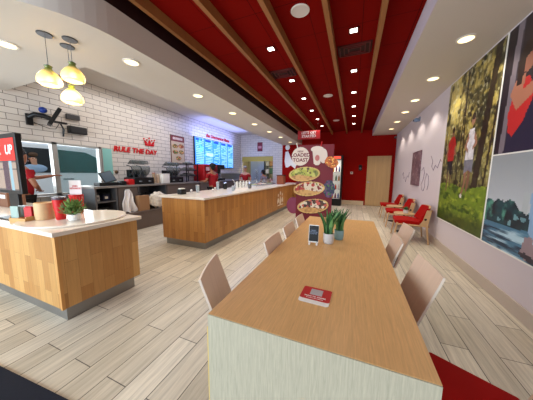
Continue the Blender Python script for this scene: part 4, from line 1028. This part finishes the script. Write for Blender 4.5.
# red beverage machine
t = empty('soda_machine', (-5.1, 6.56, WZ), 'large red beverage machine under the near end of the menu board', 'drink machine')
MB().box(-.26, .22, -.40, .40, .0, .60, .03).build('cabinet', mat('machine_red', (168, 18, 24), .35), t, True)
MB().box(.221, .225, -.36, .36, .34, .54).build('front_panel', mat('machine_darkred', (120, 12, 20), .3), t); MB().box(.2255, .228, -.3, -.1, .38, .50).build('label_patch', mat('pink_patch', (226, 190, 180), .5), t)
MB().box(.22, .34, -.36, .36, 0, .04).build('drip_tray', M_black, t)
for k in range(5): MB().tube([(.25, -.28+k*.14, .33), (.25, -.28+k*.14, .25)], .018, 8).build('nozzle', M_black, t, True)
t = empty('black_brewer', (-5.12, 7.3, WZ), 'black brewing machine standing behind the red beverage machine', 'coffee machine')
MB().box(-.2, .2, -.25, .25, 0, .08, .01).box(-.2, -.02, -.25, .25, .08, .60, .01).box(-.2, .18, -.25, .25, .45, .62, .01).build('body', M_black, t); MB().lathe([(.07, .08), (.09, .12), (.08, .26), (.06, .28)], c=(.08, 0, 0), n=20).build('jug', M_glass, t, True)
# steel sink back unit and utensils
t = empty('steel_backsplash', (0, 0, 0), 'low grey steel backsplash along the worktop below the menu', 'backsplash')
MB().box(XL, XL+.02, 7.65, 9.9, WZ, 1.30).build('panel', M_steel, t); MB().box(XL, XL+.06, 7.65, 9.9, 1.301, 1.315).build('ledge', M_steel, t)
# person group in rear
t = empty('rear_shelving', (0, 0, 0), 'tall dark storage shelving seen through the rear kitchen opening', 'shelving')
for x in (-4.45, -3.75):
    for y in (10.6, 11.1): MB().box(x-.015, x+.015, y-.015, y+.015, 0, 2.1).build('post', M_blackm, t)
for z in (.3, .8, 1.3, 1.7, 2.07): MB().box(-4.46, -3.74, 10.59, 11.11, z, z+.02).build('shelf', M_blackm, t)
rd = random.Random(4)
pk = ['white', 'tan', 'green', 'grey', 'silver', 'red']; pcx = [(220, 216, 206), (170, 130, 90), (84, 120, 84), (120, 124, 128), (180, 184, 190), (160, 50, 44)]
shn = {.82: 'second lowest', 1.32: 'middle', 1.72: 'upper'}
for z in (.82, 1.32, 1.72):
    for k in range(3):
        c = rd.randrange(6); h_ = rd.uniform(.18, .3)
        t = empty('storage_tub', (-4.32+k*.22, 10.85, z), '%s tub on the %s rear kitchen shelf, %s' % (pk[c], shn[z], ['at its left end', 'in its middle', 'at its right end'][k]), 'tub', 'tubs on the rear kitchen shelving')
        MB().box(-.095, .095, -.15, .15, 0, h_, .01).build('tub', mat('tub_'+pk[c], pcx[c], .6), t); MB().box(-.1, .1, -.155, .155, h_+.001, h_+.02, .004).build('lid', M_grey, t)
t = empty('rear_refrigerator', (-4.95, 11.2, 0), 'tall stainless refrigerator in the rear kitchen', 'refrigerator')
MB().box(-.42, .42, -.38, .38, .1, 2.0, .01).build('body', mat('blue_steel', (150, 164, 196), .35, .5), t); MB().box(-.40, -.005, -.41, -.382, .14, 1.96, .006).box(.005, .40, -.41, -.382, .14, 1.96, .006).build('door', mat('blue_steel', (150, 164, 196), .35, .5), t)
for s in (-1, 1): MB().tube([(s*.05, -.44, .9), (s*.05, -.44, 1.5)], .012).build('handle', M_chrome, t, True)
for (sx, sy) in ((1, 1), (1, -1), (-1, 1), (-1, -1)): MB().lathe([(.02, 0), (.02, .099)], c=(sx*.36, sy*.32, 0), n=10).build('foot', M_black, t)
t = empty('heat_lamp', (-4.0, 10.3, 2.0), 'white strip light glowing above the rear kitchen shelving', 'lamp')
MB().box(-.26, .26, -.05, .05, 0, .03).build('tube', mat('strip_glow', (255, 244, 210), .5, emit=6, emit_rgb=(255, 240, 200)), t)
MB().box(-.28, .28, -.06, .06, .031, .06).build('housing', M_steel, t); MB().tube([(-.2, 0, .06), (-.2, 0, 1.2)], .004).tube([(.2, 0, .06), (.2, 0, 1.2)], .004).build('hanger', M_steel, t)
t = empty('dark_bin', (-5.12, 2.40, 0), 'dark green bin beneath the window left of the shelving', 'bin')
MB().lathe([(.13, 0), (.135, .01), (.155, .70), (.16, .71), (.16, .73), (.145, .73)], n=28).build('body', mat('dark_green', (16, 64, 56), .4), t, True); MB().lathe([(.162, .731), (.162, .76), (.08, .80)], n=28).build('lid', mat('dark_green', (16, 64, 56), .4), t, True)

# ---------------------------------------------------------------- people
def skin_obj(name, nodes, edges, m, parent=None, sub=2):
    """nodes: name -> (x,y,z,rx,ry) ; edges: pairs; root is the first node"""
    names = list(nodes); idx = {n: i for i, n in enumerate(names)}
    me = bpy.data.meshes.new(name); me.from_pydata([nodes[n][:3] for n in names], [(idx[a], idx[b_]) for a, b_ in edges], [])
    o = bpy.data.objects.new(name, me); C.objects.link(o)
    sk = o.modifiers.new('s', 'SKIN'); o.modifiers.new('u', 'SUBSURF').levels = sub
    sk.use_smooth_shade = True
    for i, n in enumerate(names):
        v = me.skin_vertices[0].data[i]; r = nodes[n][3:]; v.radius = (r[0], r[1] if len(r) > 1 else r[0]); v.use_root = (i == 0)
    bpy.context.view_layer.update()
    dg = bpy.context.evaluated_depsgraph_get()
    me2 = bpy.data.meshes.new_from_object(o.evaluated_get(dg)); bpy.data.objects.remove(o)
    me2.name = name; me2.materials.clear(); me2.materials.append(m)
    me2.polygons.foreach_set('use_smooth', [True]*len(me2.polygons))
    o2 = bpy.data.objects.new(name, me2); C.objects.link(o2)
    if parent: o2.parent = parent
    return o2
def hand(nodes, edges, wrist, d, side, tag_):
    """palm and five fingers; d = direction of the hand, side = thumb side direction"""
    w = Vector(nodes[wrist][:3]); d = Vector(d).normalized(); s_ = Vector(side).normalized(); n = d.cross(s_).normalized()
    pm = w+d*.055; nodes[tag_+'palm'] = (*pm, .030, .017); edges.append((wrist, tag_+'palm'))
    for k, (off, L_) in enumerate(((-.026, .055), (-.009, .068), (.009, .074), (.026, .066))):
        a = pm+s_*off+d*.032; b1 = a+d*L_*.55+n*.008; c1 = b1+d*L_*.4+n*.02
        for q, (p, r) in enumerate(((a, .0095), (b1, .009), (c1, .0075))):
            nodes[tag_+'f%d%d' % (k, q)] = (*p, r)
        edges += [(tag_+'palm', tag_+'f%d0' % k), (tag_+'f%d0' % k, tag_+'f%d1' % k), (tag_+'f%d1' % k, tag_+'f%d2' % k)]
    a = w+s_*.030+d*.03; b1 = a+s_*.024+d*.026; c1 = b1+d*.03+s_*.006
    for q, (p, r) in enumerate(((a, .012), (b1, .0105), (c1, .0085))): nodes[tag_+'t%d' % q] = (*p, r)
    edges += [(wrist, tag_+'t0'), (tag_+'t0', tag_+'t1'), (tag_+'t1', tag_+'t2')]
def person(x, y, rz, label, armL, armR, skin=M_skin, top=M_shirt, hair='bun', headtilt=0, lean=0, H=1.0, z=0, seated=False, topname='shirt'):
    """faces +x. arms given as (elbow, wrist) for each side in local metres"""
    t = empty('person', (x, y, z), label, 'person', rz=rz)
    hx = lean
    N = {}; Ed = []
    N['pelvis'] = (0, 0, .93, .12, .15)
    N['waist'] = (hx*.3, 0, 1.06, .11, .14); N['chest'] = (hx*.8, 0, 1.28, .12, .165); N['upper'] = (hx, 0, 1.40, .09, .14)
    N['neck'] = (hx+.01, 0, 1.49, .048, .052); N['jaw'] = (hx+.03, 0, 1.565, .062, .062); N['skull'] = (hx+.015+headtilt, 0, 1.65, .088, .074); N['crown'] = (hx+.005+headtilt, 0, 1.70, .070, .062)
    Ed += [('pelvis', 'waist'), ('waist', 'chest'), ('chest', 'upper'), ('upper', 'neck'), ('neck', 'jaw'), ('jaw', 'skull'), ('skull', 'crown')]
    for s, arm, k in ((1, armL, 'l'), (-1, armR, 'r')):
        N[k+'sh'] = (hx, s*.175, 1.40, .055); e_, w_ = arm
        N[k+'el'] = (*e_, .040); N[k+'fo'] = tuple((np.array(e_)*.5+np.array(w_)*.5))+(.036,); N[k+'wr'] = (*w_, .024, .028)
        Ed += [('upper', k+'sh'), (k+'sh', k+'el'), (k+'el', k+'fo'), (k+'fo', k+'wr')]
        dd = Vector(w_)-Vector(e_); sd = Vector((0, 0, 1)).cross(dd)
        if sd.length < .05: sd = Vector((0, s, 0))
        hand(N, Ed, k+'wr', dd, sd*(-s)*1.0 if abs(dd.z) < .8*dd.length else Vector((1, 0, 0)), k)
        if not seated:
            N[k+'hip'] = (0, s*.09, .86, .085); N[k+'kn'] = (.02, s*.10, .48, .058); N[k+'cf'] = (.0, s*.10, .33, .055); N[k+'an'] = (-.01, s*.10, .09, .036); N[k+'to'] = (.13, s*.11, .032, .028, .038)
            Ed += [('pelvis', k+'hip'), (k+'hip', k+'kn'), (k+'kn', k+'cf'), (k+'cf', k+'an'), (k+'an', k+'to')]
        else:
            N[k+'hip'] = (.02, s*.09, .90, .085); N[k+'kn'] = (.45, s*.12, .95, .060); N[k+'an'] = (.62, s*.12, .55, .038); N[k+'to'] = (.74, s*.12, .52, .028, .038)
            Ed += [('pelvis', k+'hip'), (k+'hip', k+'kn'), (k+'kn', k+'an'), (k+'an', k+'to')]
    skin_obj('body', N, Ed, skin, t)
    # shirt
    S = {}; Es = []
    for n, g in (('pelvis', .022), ('waist', .024), ('chest', .022), ('upper', .018)):
        p = N[n]; S[n] = (p[0], p[1], p[2]-(.04 if n == 'pelvis' else 0)-(.01 if n == 'upper' else 0), p[3]+g, p[4]+g)
    Es += [('pelvis', 'waist'), ('waist', 'chest'), ('chest', 'upper')]
    for k in 'lr':
        p = N[k+'sh']; q = N[k+'el']; S[k+'sh'] = (p[0], p[1], p[2], .068); f = .62
        S[k+'sl'] = tuple(p[i]*(1-f)+q[i]*f for i in range(3))+(.060,); Es += [('upper', k+'sh'), (k+'sh', k+'sl')]
    skin_obj(topname, S, Es, top, t)
    T = {'pelvis': (N['pelvis'][0], 0, .90, .128, .158)}; Et = []
    for k in 'lr':
        for n, g in (('hip', .022), ('kn', .022), ('an', .026)):
            p = N[k+n]; T[k+n] = (p[0], p[1], p[2]+(.02 if n == 'an' else 0), p[3]+g)
        Et += [('pelvis', k+'hip'), (k+'hip', k+'kn'), (k+'kn', k+'an')]
        a, b_ = N[k+'an'], N[k+'to']
        MB().ball(((a[0]+b_[0])/2+.01, a[1], b_[2]+.012), .055, (2.3, .95, .75)).build('shoe', M_black, t, True)
    skin_obj('trousers', T, Et, M_trouser, t)
    hc = (hx-.012+headtilt, 0, 1.672)
    hm = MB()
    if hair == 'cap':
        hm.ball((hc[0]+.008, 0, 1.70), .10, (1.0, .92, .72)); hm.box(.0, .11, -.065, .065, -.006, .006, .004, M=Matrix.Translation((hc[0]+.07, 0, 1.70)))
        hm.build('cap', M_cap, t, True)
        MB().ball((hc[0]-.03, 0, 1.63), .088, (.8, .95, .9)).build('hair', M_hair, t, True)
    else:
        hm.ball((hc[0]-.018, 0, 1.69), .102, (1.0, .92, .88)); hm.ball((hc[0]-.05, 0, 1.62), .075, (.8, 1.05, 1.1))
        if hair == 'bun': hm.ball((hc[0]-.12, 0, 1.70), .052)
        hm.build('hair', M_hair, t, True)
    fx = hx+.03+headtilt
    MB().ball((fx+.068, .028, 1.635), .010).ball((fx+.068, -.028, 1.635), .010).build('eyes', M_black, t, True)
    MB().ball((fx+.078, 0, 1.605), .013, (1, .8, 1.3)).build('nose', skin, t, True)
    MB().ball((fx+.062, 0, 1.565), .016, (.6, 1.4, .4)).build('mouth', mat('lips', (140, 70, 66), .5), t, True)
    MB().ball((hx+.005+headtilt, .078, 1.62), .022, (.6, .4, 1.2)).ball((hx+.005+headtilt, -.078, 1.62), .022, (.6, .4, 1.2)).build('ears', skin, t, True)
    t.scale = (H, H, H)
    return t
person(-4.05, 5.55, PI*.93, 'person in a red shirt with dark hair facing the red machine', ((-.02+.1, .24, 1.16), (.34, .20, 1.16)), ((.10, -.25, 1.16), (.36, -.16, 1.20)), M_skin, M_shirt, 'bun', .02, .05, .92)
person(-4.22, 8.0, -1.2, 'person in a red shirt and grey cap near the rear kitchen opening', ((.06, .26, 1.14), (.24, .10, 1.10)), ((.06, -.26, 1.14), (.26, -.08, 1.12)), M_skinl, M_shirt, 'cap', .03, .06, .92)
person(-3.62, 8.7, PI*.9, 'person with dark hair in grey top at the far end of counter', ((.06, .24, 1.14), (.28, .16, 1.08)), ((.06, -.24, 1.14), (.28, -.14, 1.08)), M_skin, mat('grey_top', (120, 112, 124), .8), 'bun', .06, .10, .84)
# drive-thru worker reaching for the window frame
person(-5.10, 1.72, PI/2, 'person in a red shirt at the drive-thru window, arm on the frame', ((.30, .27, 1.26), (.58, .32, 1.30)), ((.10, -.26, 1.14), (.20, -.10, 1.06)), M_skin, M_shirt, 'bun', .02, .03, .96)

# ---------------------------------------------------------------- outside the window
tag(MB().box(-16, XL-.13, -6, 14, -.12, -.02).build('ground', mat('asphalt', (150, 150, 150), .9, var=.06, vscale=3)), kind='structure')
tag(MB().box(-13.2, -13, -6, 14, -.02, 6).build('wall_outside', mat('outside_pale', (190, 196, 200), .8)), kind='structure')
Mcar = mat('white_car_paint', (236, 240, 246), .2, coat=.6)
t = empty('parked_van', (0, 0, 0), 'white van waiting outside the drive-thru window', 'van')
cxn, cxf = -7.0, -8.75
side = [(.6, .42), (.55, .95), (1.15, 1.18), (1.75, 1.86), (2.4, 2.02), (4.3, 2.02), (4.75, 1.86), (4.95, 1.25), (4.95, .5), (4.7, .35), (.9, .32)]
P = [(cxn, y, z) for y, z in side]
mb = MB().prism(P, (cxf-cxn, 0, 0)); bmesh.ops.bevel(mb.b, geom=list(mb.b.edges), offset=.06, segments=3, affect='EDGES'); mb.build('body', Mcar, t, True)
Mvw = mat('dark_van_glass', (22, 28, 34), .05, 0, coat=.5)
MB().prism([(cxn+.004, y, z) for y, z in ((1.95, 1.3), (2.0, 1.80), (2.3, 1.88), (3.0, 1.88), (3.0, 1.3))], (.012, 0, 0)).build('front_window', mat('dark_interior', (30, 34, 40), .3), t)
MB().prism([(cxn+.004, y, z) for y, z in ((3.1, 1.3), (3.1, 1.88), (3.7, 1.86), (4.0, 1.72), (4.05, 1.5), (3.95, 1.3))], (.012, 0, 0)).build('rear_window', Mvw, t)
MB().box(cxn+.004, cxn+.016, 3.02, 3.08, 1.28, 1.9).box(cxn+.002, cxn+.012, 3.03, 3.045, .5, 1.28).box(cxn+.002, cxn+.012, 1.9, 1.915, .5, 1.28).build('pillar_trim', M_grey, t)
MB().box(cxn+.01, cxn+.035, 3.15, 3.38, 1.12, 1.15, .005).build('door_handle', M_grey, t)
for y in (1.35, 4.2):
    for x in (cxn-.10, cxf+.12):
        MB().lathe([(.33, -.11), (.34, -.09), (.34, .09), (.33, .11)], n=32, M=Matrix.Translation((x, y, .32)) @ Matrix.Rotation(PI/2, 4, 'Y')).build('wheel', M_black, t, True)
# driver: leaning at the window opening
t = empty('person', (0, 0, 0), 'person in a pale blue shirt sitting at the van window', 'person')
N = {'chest': (-6.93, 2.62, 1.30, .03, .13), 'up': (-6.93, 2.62, 1.42, .028, .12), 'neck': (-6.93, 2.62, 1.49, .03, .045), 'jaw': (-6.92, 2.60, 1.57, .04, .06), 'sk': (-6.925, 2.61, 1.66, .04, .075)}
skin_obj('body', N, [('chest', 'up'), ('up', 'neck'), ('neck', 'jaw'), ('jaw', 'sk')], M_skinl, t)
MB().ball((-6.885, 2.585, 1.63), .009).ball((-6.885, 2.635, 1.63), .009).build('eyes', M_black, t, True); MB().ball((-6.88, 2.61, 1.60), .012).build('nose', M_skinl, t, True)
MB().ball((-6.945, 2.62, 1.72), .09, (.45, .95, .6)).build('hair', mat('brown_hair', (84, 60, 44), .8), t, True)
MB().ball((-6.93, 2.62, 1.40), .22, (.22, 1.0, .46)).build('shirt', M_blueshirt, t, True)

# ---------------------------------------------------------------- camera
cam = bpy.data.cameras.new('camera'); co = bpy.data.objects.new('camera', cam); C.objects.link(co)
Rm = [(0.92596, 0.37774, 0.00858), (0.05518, -0.11235, -0.99213), (-0.37374, 0.91909, -0.12464)]
yaw, pi_, ro = math.radians(-22.1207), math.radians(7.1594), math.radians(.49183)
B_ = np.array([[1, 0, 0], [0, 0, -1], [0, 1, 0.]])
Ry = np.array([[math.cos(yaw), 0, -math.sin(yaw)], [0, 1, 0], [math.sin(yaw), 0, math.cos(yaw)]])
Rx = np.array([[1, 0, 0], [0, math.cos(pi_), -math.sin(pi_)], [0, math.sin(pi_), math.cos(pi_)]])
Rz = np.array([[math.cos(ro), -math.sin(ro), 0], [math.sin(ro), math.cos(ro), 0], [0, 0, 1]])
Mc = Rz @ Rx @ Ry @ B_
mw = Matrix(((Mc[0][0], -Mc[1][0], -Mc[2][0], 0), (Mc[0][1], -Mc[1][1], -Mc[2][1], 0), (Mc[0][2], -Mc[1][2], -Mc[2][2], 1.33), (0, 0, 0, 1)))
co.matrix_world = mw
cam.sensor_width = 36; cam.lens = 36*212.605/533; cam.clip_start = .02; cam.clip_end = 100
bpy.context.scene.camera = co

# ---------------------------------------------------------------- light
def area(loc, rot, sx, sy, power, col):
    l = bpy.data.lights.new('area', 'AREA'); l.shape = 'RECTANGLE'; l.size = sx; l.size_y = sy; l.energy = power; l.color = col
    o = bpy.data.objects.new('area', l); C.objects.link(o); o.location = loc; o.rotation_euler = rot
    return o
# daylight through the shop front behind the camera
area((-3.4, YF+.05, 1.5), (math.radians(90), 0, math.radians(-8)), 3.8, 2.4, 250, (.74, .88, 1))
# daylight through the drive-thru window
area((XL-.3, 2.1, 1.5), (0, math.radians(-90), 0), .9, 2.0, 30, (.84, .94, 1))
# blue light at the menu end of the kitchen
area((-5.1, 7.7, 2.85), (math.radians(180), math.radians(-25), 0), 1.0, 2.8, 24, (.28, .36, 1))  # added unseen lamp facing up, stands in for the menu board's glow
area((-4.2, 7.2, ZK-.03), (0, 0, 0), 1.2, 3.4, 50, (.40, .5, 1))
area((-4.4, 4.0, ZK-.03), (0, 0, 0), 1.0, 2.6, 34, (1, .95, .9))
area((-4.6, 10.9, 2.9), (0, 0, 0), 1.0, 1.0, 40, (1, .88, .5))
area((-.86, 9.45, 1.9), (0, 0, 0), .6, .2, 5, (1, .97, .92))
w = bpy.data.worlds.new('world'); bpy.context.scene.world = w; w.use_nodes = True
bg = w.node_tree.nodes['Background']; bg.inputs[0].default_value = (.80, .90, 1, 1); bg.inputs[1].default_value = 1.1
vs = bpy.context.scene.view_settings
vs.view_transform = 'Standard'; vs.look = 'None'; vs.gamma = 1; vs.exposure = 0.3; vs.use_curve_mapping = False
